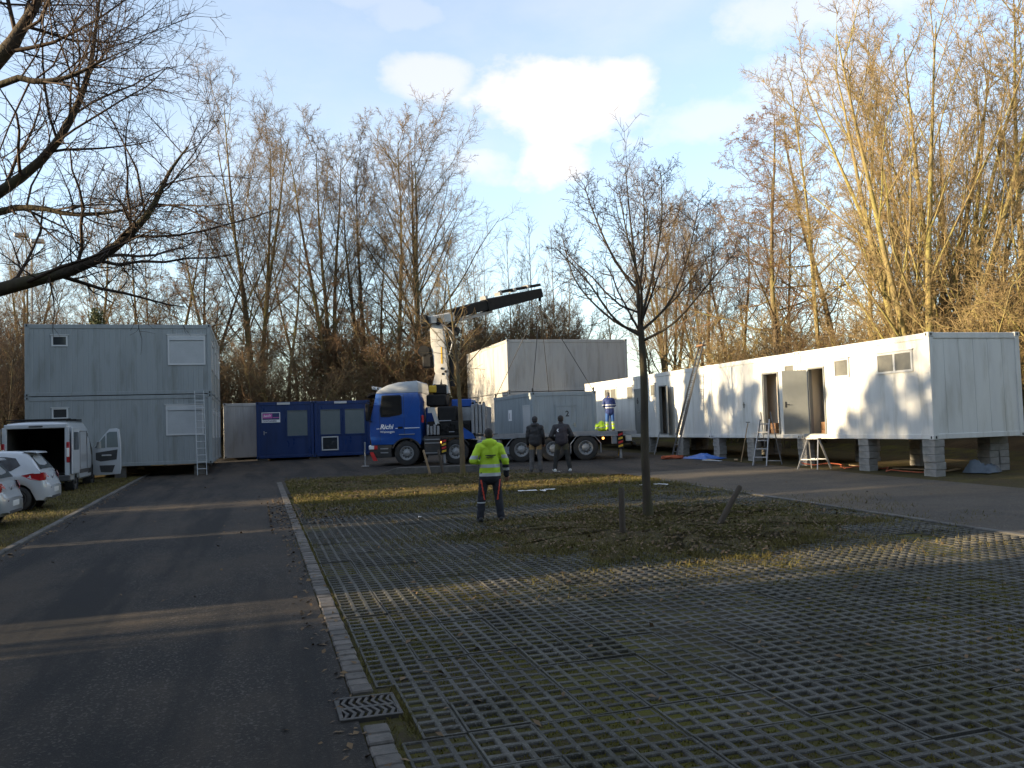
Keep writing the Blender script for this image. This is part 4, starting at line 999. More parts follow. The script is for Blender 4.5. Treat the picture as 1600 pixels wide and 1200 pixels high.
# ---------------------------------------------------------------- crane truck
MT['tblue'] = pm('truck_blue_paint', (.012, .07, .30), (.010, .06, .26), 2, .3, coat=.6)
MT['twhite'] = pm('truck_white_paint', (.42, .44, .46), (.38, .4, .42), 2, .35, coat=.4)
MT['cwhite'] = pm('crane_white_paint', (.5, .49, .46), (.4, .39, .36), 3, .4)
MT['cblack'] = pm('crane_black_paint', (.012, .012, .0125), (.02, .019, .018), 5, .7, spec=.2)
MT['chassis'] = pm('chassis_black', (.02, .02, .02), (.032, .03, .027), 6, .65)
MT['tyre'] = pm('tyre_rubber', (.018, .018, .018), (.028, .026, .023), 8, .85)
MT['alu'] = pm('dull_aluminium', (.30, .31, .32), (.24, .24, .25), 5, .45, metal=.5)
MT['rimm'] = pm('rim_steel', (.30, .31, .31), (.2, .2, .2), 9, .5, metal=.3)
MT['red'] = pm('signal_red', (.42, .02, .02), rough=.4); MT['orange'] = emit('amber_lamp', (1, .42, .08), 1.6); MT['lamp'] = pm('clear_lamp', (.75, .75, .72), rough=.1, coat=1)
MT['yel'] = pm('signal_yellow', (.55, .34, .02), rough=.5); MT['bed'] = pm('bed_planks', (.20, .19, .17), (.13, .125, .115), 4, .8)
def wheel_meshes(r, w, rim_r, nhole=10, rim='rimm'):
    m = MB(); m.lathe([(rim_r, .02), (rim_r + .02, 0), (r - .06, -.0), (r - .015, .02), (r, .05), (r, w - .05), (r - .015, w - .02), (r - .06, w), (rim_r, w)], n=32); a = m.mesh('tyre', MT['tyre'], True)
    m = MB(); m.lathe([(rim_r, .012), (rim_r - .015, .0), (rim_r - .035, .02), (rim_r - .05, .07), (rim_r * .62, .09), (rim_r * .5, .03), (rim_r * .42, .0), (rim_r * .2, -.02), (.001, -.025)], n=28)
    for k in range(nhole):
        an = 2 * math.pi * k / nhole; rr_ = rim_r * .68; c = (rr_ * math.cos(an), .082, rr_ * math.sin(an)); m.disc(c, rim_r * .1, n=8, mi=1)
        c = (rim_r * .36 * math.cos(an), -.012, rim_r * .36 * math.sin(an)); m.ball(c, .018, .014, .018, 1)
    b = m.mesh('rim', [MT[rim], MT['hole']], True)
    return a, b
TO = (4.506, 35.339, .70)
tk = thing('crane_truck', 'blue five-axle truck with a white loading crane, boom reaching over the pale container', 'truck', TO, math.atan2(-.358, .934))
def part(name, m, mat, parent=None, smooth=False): return m.build(name, mat, parent or tk, smooth)
wa, wb = wheel_meshes(.505, .31, .29); _, wb2 = wheel_meshes(.505, .31, .33, 10, 'chassis')
for k, u in enumerate((1.5, 3.5, 6.15, 7.42, 8.72)):
    for v, rz in ((.0, 0), (2.5, math.pi)):
        o = put('wheel', wa, tk, (u, v, .5), rz); put('rim', wb, o)
# chassis
m = MB(); m.box(.6, 10.6, .75, .9, .62, .92); m.box(.6, 10.6, 1.6, 1.75, .62, .92)
for u in (2.2, 4.6, 6.8, 8.0, 10.2): m.box(u, u + .15, .9, 1.6, .66, .88)
for u in (1.5, 3.5, 6.15, 7.42, 8.72): m.box(u - .09, u + .09, .3, 2.2, .42, .6)
part('chassis_frame', m, MT['chassis'])
# cab shell: side profile with wheel arch
def arch(cu, cz, r, a0, a1, n=10): return [(cu + r * math.cos(math.radians(a0 + (a1 - a0) * i / n)), cz + r * math.sin(math.radians(a0 + (a1 - a0) * i / n))) for i in range(n + 1)]
prof = [(.06, .86), (.0, 1.2), (.0, 1.62), (.05, 1.98), (.24, 2.75), (.28, 2.95), (2.02, 2.95), (2.08, 2.6), (2.1, 1.0), (2.08, .86)] + [(x, z) for x, z in arch(1.5, .5, .62, 30, 145)] + [(.95, .86)]
m = MB(); m.prism(prof, .02, 2.48, .03); cab = part('cab', m, MT['tblue'], smooth=True)
m = MB(); m.prism([(.27, 2.954), (.36, 3.08), (.74, 3.27), (1.2, 3.38), (1.95, 3.42), (2.02, 3.36), (2.05, 2.954)], .05, 2.45, .03); part('roof_fairing', m, MT['twhite'], smooth=True)
m = MB(); m.prism([(-.14, 2.86), (.02, 2.98), (.2, 3.0), (.22, 2.94), (.05, 2.9), (-.12, 2.8)], .15, 2.35, .015); part('sun_visor', m, MT['cblack'])
for v in (.4, .85, 1.65, 2.1):
    m = MB(); m.lathe([(.001, -.0), (.07, .0), (.08, .03), (.06, .09), (.001, .1)], (0.05, v, 3.2), 'X', 12); part('roof_lamp', m, MT['lamp'])
m = MB(); m.tube([(.3, .25, 3.1), (.08, .25, 3.26), (.08, 2.25, 3.26), (.3, 2.25, 3.1)], .022, 6); part('lamp_bar', m, MT['alu'])
# side window, quarter panel lines, windscreen
def side(pts, v, t, mat, name, parent):
    m = MB(); n = len(pts); m.add([(x, v, z) for x, z in pts] + [(x, v - t, z) for x, z in pts], [tuple(range(n))[::-1], tuple(range(n, 2 * n))] + [(i, (i + 1) % n, (i + 1) % n + n, i + n) for i in range(n)]); return m.build(name, mat, parent)
MT['cabglass'] = glassm('cab_glass', (.012, .014, .016))
sw = side([(.46, 1.98), (.43, 2.25), (.52, 2.86), (1.28, 2.86), (1.34, 2.8), (1.34, 2.1), (1.22, 2.04), (.8, 1.98)], .021, .012, MT['cblack'], 'window_surround', cab)
side([(.52, 2.04), (.49, 2.26), (.57, 2.8), (1.24, 2.8), (1.28, 2.76), (1.28, 2.14), (1.18, 2.09), (.8, 2.04)], .008, .008, MT['cabglass'], 'side_window', tk)
m = MB(); m.quad((.055, .22, 2.06), (.055, 2.28, 2.06), (.232, 2.24, 2.76), (.232, .26, 2.76)); [m.v.__setitem__(i, (m.v[i][0] - .02, m.v[i][1], m.v[i][2])) for i in range(4)]; part('windscreen', m, MT['cabglass'])
for a, b in (((.42, 1.0), (.42, 2.9)), ((1.42, 1.18), (1.42, 2.9))):
    m = MB(); m.box(a[0] - .006, a[0] + .006, .0175, .024, a[1], b[1]); part('door_seam', m, MT['chassis'], cab)
m = MB(); m.bar((1.5, .014, 2.0), (1.85, .014, 2.8), .012, .02); m.bar((.46, .014, 1.95), (1.5, .014, 2.0), .012, .02); part('body_crease', m, MT['tblue'], cab)
m = MB(); m.cbox(1.16, 1.36, .0, .02, 1.5, 1.58, .008); part('door_handle', m, MT['cblack'], cab)
text(cab, 'Richi', .27, (.42, .008, 1.50), FRONT, MT['wlet'], shear=.28, bold=.006); text(cab, 'Weiningen', .135, (.43, .008, 1.34), FRONT, MT['wlet'], bold=.001)
for a_, b_ in ((.28, .4), (1.06, 1.15), (1.43, 2.05)): m = MB(); m.box(a_, b_, .006, .018, 1.5, 1.525); part('white_stripe', m, MT['wlet'], cab)
m = MB(); m.box(1.2, 1.85, -.01, .018, 1.25, 1.275); part('arch_strip', m, MT['alu'], cab)
# bumper, steps, lamp
m = MB(); m.prism([(-.02, .42), (-.05, .8), (.02, .86), (.9, .855), (.86, .6), (.88, .34), (.1, .34)], .03, 2.47, .04); part('bumper', m, MT['chassis'], smooth=True)
for z in (.52, .68): m = MB(); m.box(.42, .74, .015, .04, z, z + .045); part('cab_step', m, MT['alu'])
for v in (.02, 2.2): m = MB(); m.cbox(-.07, .24, v, v + .28, .66, .86, .04); part('headlight', m, MT['lamp'], smooth=True)
m = MB(); m.cbox(.16, .3, .005, .03, .68, .84, .01); part('turn_lamp', m, MT['red'])
m = MB(); m.add([(-.02, .0, .58), (.12, .0, .58), (.3, .0, .22), (.12, .0, .22), (-.02, .02, .58), (.12, .02, .58), (.3, .02, .22), (.12, .02, .22)], ((0, 1, 2, 3), (7, 6, 5, 4), (0, 4, 5, 1), (1, 5, 6, 2), (2, 6, 7, 3), (3, 7, 4, 0))); part('warning_flag', m, MT['red'])
m = MB(); m.cbox(-.12, .02, -.2, .0, 1.85, 2.55, .03); mr_ = part('mirror', m, MT['cblack'], smooth=True); [part('mirror_arm', MB().bar((.1, .04, z_), (-.05, -.1, z_), .03, .03), MT['cblack'], mr_) for z_ in (2.6, 1.82)]
def mudguard(u, r, a0=12, a1=168, w=.36, mat='chassis', th=.03):
    n = 14
    for v0, v1 in ((-.03, w), (2.5 - w, 2.53)):
        m = MB(); o = arch(u, .5, r + th, a0, a1, n); i_ = arch(u, .5, r, a0, a1, n); vs = []
        for k in range(n + 1): vs += [(o[k][0], v0, o[k][1]), (i_[k][0], v0, i_[k][1]), (i_[k][0], v1, i_[k][1]), (o[k][0], v1, o[k][1])]
        m.add(vs, [(4 * k + j, 4 * k + (j + 1) % 4, 4 * k + 4 + (j + 1) % 4, 4 * k + 4 + j) for k in range(n) for j in range(4)] + [(0, 1, 2, 3), (4 * n, 4 * n + 1, 4 * n + 2, 4 * n + 3)]); part('mudguard', m, MT[mat])
mudguard(1.5, .58, 20, 160, .34, 'chassis', .05)
for u in (3.5,): mudguard(u, .58, 25, 155)
for u in (6.15, 7.42, 8.72):
    mudguard(u, .56, 35, 145, .36, 'alu', .025)
    for s in (-1, 1): part('mudguard_stay', MB().tube([(u + s * .46, -.025, .83), (u + s * .6, -.025, .66), (u + s * .6, -.025, .3)], .02, 6), MT['alu'])
# side locker with rails behind the cab
m = MB(); m.cbox(2.2, 2.9, .04, .5, .38, 1.08, .03); lk = part('side_locker', m, MT['chassis'])
for z in (.46, .86, 1.0): m = MB(); m.box(2.24, 2.86, .022, .038, z, z + .035); part('locker_rail', m, MT['alu'], lk)
m = MB(); m.ball((2.93, .02, .9), .045); part('side_lamp', m, MT['orange'])
m = MB(); m.cbox(4.35, 5.35, .05, .6, .4, .95, .06); part('fuel_tank', m, MT['alu'])
# crane base and plumbing
m = MB(); m.box(2.2, 5.0, .1, 2.4, 1.08, 1.16); part('crane_frame', m, MT['chassis'])
m = MB(); m.cbox(2.3, 4.1, .35, 2.1, 1.16, 1.75, .04); part('crane_base', m, MT['cblack'])
m = MB(); m.cbox(2.72, 3.55, .4, 2.0, 1.7, 2.36, .08); part('oil_tank', m, MT['cblack'], smooth=True)
m = MB(); m.cbox(2.22, 3.05, .75, 1.75, 2.38, 2.86, .05); part('slew_ring', m, MT['cblack'], smooth=True)
m = MB(); m.add([(2.35, .3, 2.32), (2.62, .3, 2.32), (2.82, .3, 1.62), (2.66, .3, 1.6), (2.52, .3, 2.1), (2.35, .3, 2.1)] + [(2.35, .36, 2.32), (2.62, .36, 2.32), (2.82, .36, 1.62), (2.66, .36, 1.6), (2.52, .36, 2.1), (2.35, .36, 2.1)], [(0, 1, 2, 3, 4, 5), (6, 7, 8, 9, 10, 11)] + [(i, (i + 1) % 6, (i + 1) % 6 + 6, i + 6) for i in range(6)]); part('support_bracket', m, MT['cwhite'])
rr_ = random.Random(3); m = MB()
for k in range(9):
    u, z = 2.35 + .18 * k, 1.35 + .1 * (k % 3); m.tube([(u, .33, z), (u + .05, .24, z + .1), (u + .16, .26, z + .05), (u + .2, .34, z - .1)], .022, 6)
part('hydraulic_hose', m, MT['cblack'])
m = MB()
for k in range(4): m.cbox(2.3 + .14 * k, 2.4 + .14 * k, .2, .34, 1.2, 1.62 - .06 * (k % 2), .015)
part('valve_bank', m, MT['alu'])
for u0_, u1_, z in ((2.75, 3.3, 1.76), (3.2, 3.42, 1.3)): m = MB(); m.tube([(u0_, .3, z), (u1_, .3, z)], .02, 8); part('grab_rail', m, MT['alu'])
m = MB(); m.lathe([(.001, 0), (.05, 0), (.055, .25), (.02, .3), (.001, .3)], (2.16, .12, 1.72), 'Z', 10); part('fire_extinguisher', m, MT['red'])
m = MB(); m.cbox(2.14, 2.5, 1.0, 2.3, 1.2, 2.35, .03); part('rear_cab_box', m, MT['tblue'])
m = MB(); m.cbox(3.25, 4.1, .95, 2.3, 2.32, 2.64, .03); part('tool_box', m, MT['tblue']); m = MB(); m.cbox(3.3, 4.05, 1.0, 2.25, 1.2, 2.318, .02); part('tool_cabinet', m, MT['alu'])
m = MB(); m.add([(3.75, .06, 1.5), (4.2, .06, 1.2), (4.3, .06, 1.0), (3.8, .06, 1.0), (3.75, .4, 1.5), (4.2, .4, 1.2), (4.3, .4, 1.0), (3.8, .4, 1.0)], ((0, 1, 2, 3), (7, 6, 5, 4), (0, 4, 5, 1), (1, 5, 6, 2), (2, 6, 7, 3), (3, 7, 4, 0))); part('side_fairing', m, MT['tblue'])
for k in range(4):
    m = MB(); m.cbox(4.14 + k * .15, 4.26 + k * .15, .2, .5, 1.2, 2.38 + .05 * (k % 2), .02); m.ball((4.2 + k * .15, .35, 2.44), .06, .1, .05, 1, 1); part('stake_post', m, [MT['alu'], MT['cblack']])
m = MB(); m.cbox(4.1, 4.75, .5, 2.4, 1.2, 2.3, .02); part('head_board', m, MT['alu'])
# flat bed
for k in range(8):
    u = 4.75 + .75 * k; m = MB(); m.cbox(u, u + .742, .0, 2.5, 1.06, 1.13, .008); part('bed_board', m, MT['bed'])
m = MB(); m.box(4.75, 10.75, -.02, .0, .98, 1.135); m.box(4.75, 10.75, 2.5, 2.52, .98, 1.135); part('bed_rail', m, MT['alu'])
m = MB(); m.ball((9.42, -.02, .86), .05); part('side_lamp', m, MT['orange'])
m = MB(); m.cbox(9.75, 9.98, .02, .3, .62, .94, .02); part('rear_locker', m, MT['alu']); m = MB(); m.cbox(10.3, 10.55, -.0, .05, .72, .98, .015); part('rear_plate', m, MT['cwhite'])
m = MB(); m.cbox(10.6, 10.72, .3, 2.2, .55, .68, .02); part('rear_bar', m, MT['chassis'])
def outrigger(u, zt):
    m = MB(); m.cbox(u - .1, u + .1, -.16, .06, .42, zt, .015); o = part('outrigger_leg', m, MT['cblack'])
    for k in range(4):
        m = MB(); z = .48 + (zt - .52) * k / 4; m.add([(u - .09, -.164, z), (u + .09, -.164, z + .05), (u + .09, -.164, z + .13), (u - .09, -.164, z + .08)], ((0, 1, 2, 3),)); m.build('warning_stripe', MT['red'] if k % 2 else MT['yel'], o)
    m = MB(); m.tube([(u, -.05, .42), (u, -.05, .06)], .05, 10); m.build('ram', MT['alu'], o)
    m = MB(); m.lathe([(.001, .0), (.2, .0), (.2, .03), (.06, .06), (.001, .06)], (u, -.05, .005), 'Z', 16); m.build('foot_plate', MT['chassis'], o)
outrigger(3.05, 1.05); outrigger(10.1, 1.12); 
m = MB(); m.tube([(-.2, -.05, 1.0), (-.2, -.05, .06)], .035, 8); m.lathe([(.001, 0), (.16, 0), (.16, .03), (.001, .05)], (-.2, -.05, .005), 'Z', 12); part('front_stabiliser', m, MT['alu'])
# column, boom head, jib; tip over the container
head = Vector((2.95, 1.3, 6.05)); tip = Vector((6.89, 5.06, 7.55)); bd = (tip - head).normalized(); hz = Vector((bd.x, bd.y, 0)).normalized(); sd = hz.cross(Vector((0, 0, 1)))
def jbox(name, a, b, w, h, mat, parent=None, h2=None, c=.03):
    a = Vector(a); b = Vector(b); t = (b - a).normalized(); x = sd; y = x.cross(t).normalized(); h2 = h2 or h
    vs = []
    for q, hh in ((a, h), (b, h2)):
        for i, j in ((-1, -1), (-.72, -1), (.72, -1), (1, -1), (1, .8), (.72, 1), (-.72, 1), (-1, .8)): vs.append(q + x * (w / 2 * i) + y * (hh / 2 * j))
    m = MB(); m.add(vs, [tuple(range(8)), tuple(range(8, 16))] + [(i, (i + 1) % 8, (i + 1) % 8 + 8, i + 8) for i in range(8)]); return part(name, m, mat, parent)
m = MB(); m.cbox(2.45, 3.05, 1.0, 1.6, 2.86, 3.3, .06); part('column_foot', m, MT['cblack'])
m = MB(); m.bar((2.55, 1.3, 3.05), (2.72, 1.3, 3.7), .5, .3, upd=(1, 0, 0)); m.bar((3.02, 1.3, 2.9), (2.92, 1.3, 3.75), .5, .22, upd=(1, 0, 0)); part('column_fork', m, MT['cwhite'])
m = MB(); m.cbox(2.3, 2.62, .96, 1.64, 2.95, 3.25, .03); part('warning_box', m, MT['yel'])
m = MB(); m.prism([(2.66, 3.55), (2.95, 3.45), (3.1, 3.72), (3.1, 4.2), (3.0, 5.0), (2.94, 5.8), (2.86, 5.9), (2.5, 5.85), (2.4, 5.6), (2.42, 5.0), (2.52, 4.3), (2.54, 3.85)], 1.06, 1.54, .03); col = part('crane_column', m, MT['cwhite'], smooth=True)
m = MB(); m.box(2.84, 2.9, 1.045, 1.056, 4.15, 4.85); m.build('crane_plate', MT['yel'], col)
for u, z in ((2.86, 3.95), (3.02, 3.82), (2.9, 3.72)): m = MB(); m.lathe([(.001, -.02), (.05, -.02), (.055, .0)], (u, 1.05, z), 'Y', 10); m.build('pin', MT['cblack'], col)
m = MB(); m.cbox(2.05, 2.45, 1.0, 1.6, 4.0, 4.62, .06); m.lathe([(.001, -.3), (.24, -.3), (.24, -.24), (.15, -.22), (.15, .22), (.24, .24), (.24, .3), (.001, .3)], (2.12, 1.3, 4.7), 'Y', 18); part('winch', m, MT['cblack'])
m = MB(); m.tube([(3.25, 1.3, 3.2), (3.22, 1.3, 4.4), (3.1, 1.3, 5.6)], [.1, .1, .06], 10); part('lift_cylinder', m, MT['cblack'])
part('cylinder_clamp', MB().ball((3.2, 1.28, 4.9), .09, .12, .14), MT['cblack'], smooth=True); part('hose_drum', MB().lathe([(.001, -.14), (.2, -.14), (.2, -.1), (.13, -.08), (.13, .08), (.2, .1), (.2, .14), (.001, .14)], (3.42, 1.3, 5.55), 'Y', 16), MT['cblack'], smooth=True)
m = MB(); m.tube([(2.85, 1.0, 5.8), (3.2, .98, 5.45), (3.35, 1.0, 5.0), (3.2, 1.0, 4.5)], .03, 6); m.tube([(2.9, .98, 5.85), (3.3, .96, 5.5), (3.5, .98, 5.2)], .025, 6); part('boom_hose', m, MT['alu'])
jbox('boom_head', head + Vector((-.6, -.28, -.06)), head + bd * .42, .46, .30, MT['cwhite'], h2=.40)
part('knuckle_pin', MB().lathe([(.001, -.32), (.16, -.32), (.16, .32), (.001, .32)], (2.78, 1.3, 5.92), 'Y', 14), MT['cblack'], smooth=True); part('knuckle_link', MB().bar((3.05, 1.3, 5.62), head + bd * .75 + Vector((0, 0, -.16)), .3, .12), MT['cblack'])
m = MB(); m.cbox(2.05, 2.35, .7, 1.3, 5.75, 6.2, .05); part('boom_counter', m, MT['cblack'])
o = head + bd * .3 + Vector((0, 0, .12))
jbox('jib_section', o, o + bd * 2.2, .42, .44, MT['cblack']); jbox('jib_section', o + bd * 2.0 + Vector((0, 0, -.02)), tip - bd * .05, .52, .56, MT['cblack'], h2=.42)
jbox('jib_extension', o + bd * 2.9 + Vector((0, 0, .4)), tip + Vector((0, 0, .38)), .2, .13, MT['cblack'])
jbox('jib_cylinder', head + bd * .5 + Vector((0, 0, -.22)), head + bd * 2.7 + Vector((0, 0, -.24)), .13, .13, MT['alu'])
for k in range(4): q = o + bd * (1.9 + k * .85) + Vector((0, 0, .33)); jbox('jib_clamp', q, q + bd * .12, .4, .16, MT['alu'])
m = MB(); q = tip + Vector((0, 0, -.25)); m.box(q.x - .06, q.x + .06, q.y - .06, q.y + .06, q.z - .12, q.z + .25); part('jib_nose', m, MT['cblack'])
# slings with the hook
M = Matrix.Translation(TO) @ Matrix.Rotation(math.atan2(-.358, .934), 4, 'Z'); hk = M @ (tip + Vector((0, 0, -.45)))
sl = thing('lifting_sling', 'four-leg lifting sling on the crane hook above the pale container', 'sling', hk)
m = MB(); m.tube([(0, 0, .12), (0, 0, 0), (.06, 0, -.08), (.02, 0, -.16), (-.05, 0, -.12)], .022, 8); m.build('hook', MT['cblack'], sl)
for x, y in ((11.35, 34.83), (14.12, 34.83), (11.35, 40.67), (14.12, 40.67)):
    e = Vector((x, y, 3.57)) - hk; m = MB(); m.tube([(0, 0, -.1), e * .5, e], .016, 5); m.build('chain', MT['chassis'], sl)
    m = MB(); m.cbox(e.x - .035, e.x + .035, e.y - .02, e.y + .02, e.z - .01, e.z + .16, .01); m.build('shackle', MT['chassis'], sl)
# ---------------------------------------------------------------- parked vehicles
MT['carwhite'] = pm('white_car_paint', (.43, .455, .475), (.40, .42, .44), .8, .28, coat=.7)
MT['carsilver'] = pm('silver_car_paint', (.36, .38, .4), (.33, .35, .37), .8, .3, coat=.7, metal=.25)
MT['tail'] = pm('tail_lamp_red', (.32, .012, .015), rough=.12, coat=1); MT['plate'] = pm('number_plate', (.62, .62, .6), rough=.4); MT['cglass'] = glassm('car_glass', (.015, .018, .02)); MT['plastic'] = pm('grey_plastic', (.035, .036, .037), (.05, .05, .05), 5, .6)
def smoothtab(xs, ys, x):
    xs = np.array(xs, float); ys = np.array(ys, float); k = np.gradient(ys, xs); k[1:-1] = np.where(np.diff(ys)[:-1] * np.diff(ys)[1:] <= 0, 0, np.minimum(np.abs(np.diff(ys)[:-1] / np.diff(xs)[:-1]), np.abs(np.diff(ys)[1:] / np.diff(xs)[1:])) * np.sign(np.diff(ys)[1:]) * 1.3)
    i = np.clip(np.searchsorted(xs, x) - 1, 0, len(xs) - 2); h = xs[i + 1] - xs[i]; t = np.clip((x - xs[i]) / h, 0, 1)
    return ys[i] * (1 + 2 * t) * (1 - t) ** 2 + k[i] * h * t * (1 - t) ** 2 + ys[i + 1] * t * t * (3 - 2 * t) + k[i + 1] * h * t * t * (t - 1)
def loft(sections, capA=True, capB=True, mi=0):
    m = MB(); n = len(sections[0]); m.v = [tuple(p) for s in sections for p in s]
    for i in range(len(sections) - 1):
        for j in range(n): m.f.append((i * n + j, i * n + (j + 1) % n, (i + 1) * n + (j + 1) % n, (i + 1) * n + j)); m.m.append(mi)
    if capA: m.f.append(tuple(range(n))[::-1]); m.m.append(mi)
    if capB: m.f.append(tuple((len(sections) - 1) * n + j for j in range(n))); m.m.append(mi)
    return m
def hatch(label, loc, rz, paint, tall=1.5):
    t = thing('parked_car', label, 'car', loc, rz)
    X = np.unique(np.concatenate([np.linspace(0, .3, 7), np.linspace(.3, 4.05, 60)])); ax = (.72, 3.2); wr = .335
    wd = smoothtab([0, .06, .2, .5, 1, 3, 3.6, 3.95, 4.05], [.62, .74, .82, .862, .872, .872, .84, .7, .55], X)
    belt = smoothtab([0, .07, .16, .3, .8, 2, 3.0, 3.6, 3.95, 4.05], [.62, .70, .94, 1.0, .985, .93, .93, .84, .7, .6], X)
    bot = np.full(len(X), .24); bot[X < .12] = .3
    for a in ax: d = np.abs(X - a); q = d < wr + .03; bot[q] = np.maximum(bot[q], .30 + np.sqrt((wr + .03) ** 2 - d[q] ** 2))
    secs = []
    for x, w_, b, z in zip(X, wd, belt, bot):
        z = min(z, b - .05); mid = .5 * (z + b)
        half = [(.0, z), (w_ * .8, z), (w_ * .96, z + .03), (w_, z + (b - z) * .3), (w_ * 1.005, z + (b - z) * .6), (w_ * .985, b - .05), (w_ * .93, b - .005), (w_ * .6, b + .012), (0, b + .015)]
        secs.append([(x, y, q) for y, q in half] + [(x, -y, q) for y, q in half[-2:0:-1]])
    body = loft(secs).build('body', paint, t, True)
    G = np.linspace(0, 1, 26); gx = .2 + G * 2.95
    roof = smoothtab([.2, .36, .58, .9, 1.6, 2.2, 2.6, 3.15], [1.0, 1.24, tall - .055, tall - .015, tall, tall - .05, tall - .22, .96], gx); gb = smoothtab([.2, .8, 2, 3.15], [.96, .96, .92, .92], gx)
    rw = np.interp(roof, [.95, tall], [.84, .60])
    secs = []
    for x, z, b, w_ in zip(gx, roof, gb, rw):
        half = [(0, b - .02), (.845, b - .02), (np.interp(.35, [0, 1], [.845, w_]), b + (z - b) * .35), (w_ + .03, z - .07 if z - b > .12 else b + (z - b) * .6), (w_ - .04, z - .012), (w_ * .5, z + .01), (0, z + .014)]
        secs.append([(x, y, q) for y, q in half] + [(x, -y, q) for y, q in half[-2:0:-1]])
    loft(secs).build('roof', paint, t, True)
    def wy(x, z): b = .95; zr = float(np.interp(x, gx, roof)); w_ = float(np.interp(zr, [.95, tall], [.84, .60])); return np.interp(z, [b, zr - .07], [.848, w_ + .03]) + .006
    for s in (-1, 1):
        for q in ([(.86, 1.03), (.66, 1.15), (.78, 1.34), (1.0, 1.38), (1.32, 1.40), (1.32, 1.0)], [(1.4, 1.0), (1.4, 1.40), (2.2, 1.36), (2.62, 1.12), (2.75, .99)]):
            m = MB(); m.add([(x, s * (wy(x, z)), z) for x, z in q], (tuple(range(len(q))),)); m.build('side_window', MT['cglass'], t)
        m = MB(); q = [(.09, .86), (.14, .965), (.42, .945), (.62, .905), (.42, .80), (.2, .76), (.1, .77)]; m.add([(x, s * (float(np.interp(x, X, wd)) * 1.005 + .006), z) for x, z in q] + [(x, s * (float(np.interp(x, X, wd)) * .9), z) for x, z in q], [tuple(range(7))] + [(i, (i + 1) % 7, (i + 1) % 7 + 7, i + 7) for i in range(7)]); m.add([(.09, s * .77, .86), (.14, s * .81, .965), (.12, s * .6, .95), (.052, s * .56, .83)], ((0, 1, 2, 3),)); m.build('tail_lamp', MT['tail'], t)
        m = MB(); m.box(.0, .012, s * .56 - .05, s * .56 + .05, .56, .585); m.build('reflector', MT['tail'], body)
        for a in ax:
            o = put('wheel', CW[0], t, (a, s * .86, .315), 0 if s < 0 else math.pi); put('rim', CW[1], o)
            m = MB(); m.lathe([(wr + .035, -.18), (wr + .035, .0)], (a, s * .68 + (.0 if s > 0 else .18), .31), 'Y', 24); m.disc((a, s * .6, .31), wr + .03, n=24); m.build('wheel_well', MT['dark'], t)
    def rear(x0, z0, x1, z1, y0, y1, name, mat, off):
        m = MB(); m.add([(x0 - off, -y0, z0), (x0 - off, y0, z0), (x1 - off, y1, z1), (x1 - off, -y1, z1)], ((0, 1, 2, 3),)); return m.build(name, mat, t)
    rear(.235, 1.05, .50, 1.40, .70, .56, 'rear_window', MT['cglass'], .02)
    m = MB(); m.prism([(.32, tall - .07), (.36, tall - .03), (.62, tall - .005), (.66, tall - .03)], -.58, .58, .008); m.build('spoiler', paint, t, True)
    m = MB(); m.cbox(-.012, .02, -.26, .26, .44, .56, .005); m.build('number_plate', MT['plate'], t)
    m = MB(); m.cbox(-.006, .05, -.5, .5, .29, .36, .01); m.build('bumper_insert', MT['plastic'], t)
    m = MB(); m.lathe([(.001, -.01), (.045, -.01), (.05, .0)], (.085, 0, .83), 'X', 14); m.build('badge', MT['chrome'], t)
    return t
CW = wheel_meshes(.315, .2, .21, 9, 'chassis')
hatch('white hatchback with red pointed tail lamps parked beside the white van', (-4.98, 25.2, gz(-5, 25.2)), math.pi, MT['carwhite'], 1.52)
hatch('silver-white hatchback parked with its rear to the road, next along from the white hatchback', (-5.02, 21.35, gz(-5, 21.3)), math.pi, MT['carsilver'], 1.5)

# van, rear doors and front door open
VX0, VX1, VY = -7.6, -5.6, 30.5
vz = gz(-6.5, 31)
van = thing('parked_van', 'white panel van with open rear and an open front door, black roof bars', 'van', ((VX0 + VX1) / 2, VY, vz), math.pi / 2)
# local x forward, y left
X = np.unique(np.concatenate([np.linspace(0, .1, 3), np.linspace(.1, 4.95, 70)]))
VW, VHt = 1.0, 2.27
wd = smoothtab([0, .1, .5, 3.4, 4.2, 4.7, 4.95], [.95, .975, 1.0, 1.0, .97, .86, .66], X)
top = smoothtab([0, .08, .3, 2.8, 3.2, 3.9, 4.2, 4.7, 4.95], [2.18, 2.23, 2.27, 2.27, 2.2, 1.5, 1.28, 1.12, .85], X)
bot = np.full(len(X), .34)
for a in (.95, 4.0): d = np.abs(X - a); q = d < .42; bot[q] = np.maximum(bot[q], .34 + np.sqrt(.42 ** 2 - d[q] ** 2))
secs = []
for x, w_, z1, z0_ in zip(X, wd, top, bot):
    h = z1 - z0_; half = [(w_ * .93, z0_), (w_, z0_ + .06), (w_, z0_ + h * .45), (w_ * .985, z0_ + h * .72), (w_ * .93, z1 - .14 if h > .8 else z1 - .08), (w_ * .86, z1 - .03), (w_ * .5, z1), (0, z1 + .012)]
    secs.append([(x, y, q) for y, q in half] + [(x, -y, q) for y, q in half[-2::-1]])
m = loft(secs, False, True)
m.f = [f for f in m.f if not (len(f) == 4 and {f[0] % 15, f[1] % 15} == {0, 14})]; m.m = [0] * len(m.f)
vb = m.build('body', MT['carwhite'], van, True)
MT['vin'] = pm('van_lining', (.045, .042, .038), (.03, .028, .026), 3, .8)  # dark tone puts the shade of the unlit interior into the lining
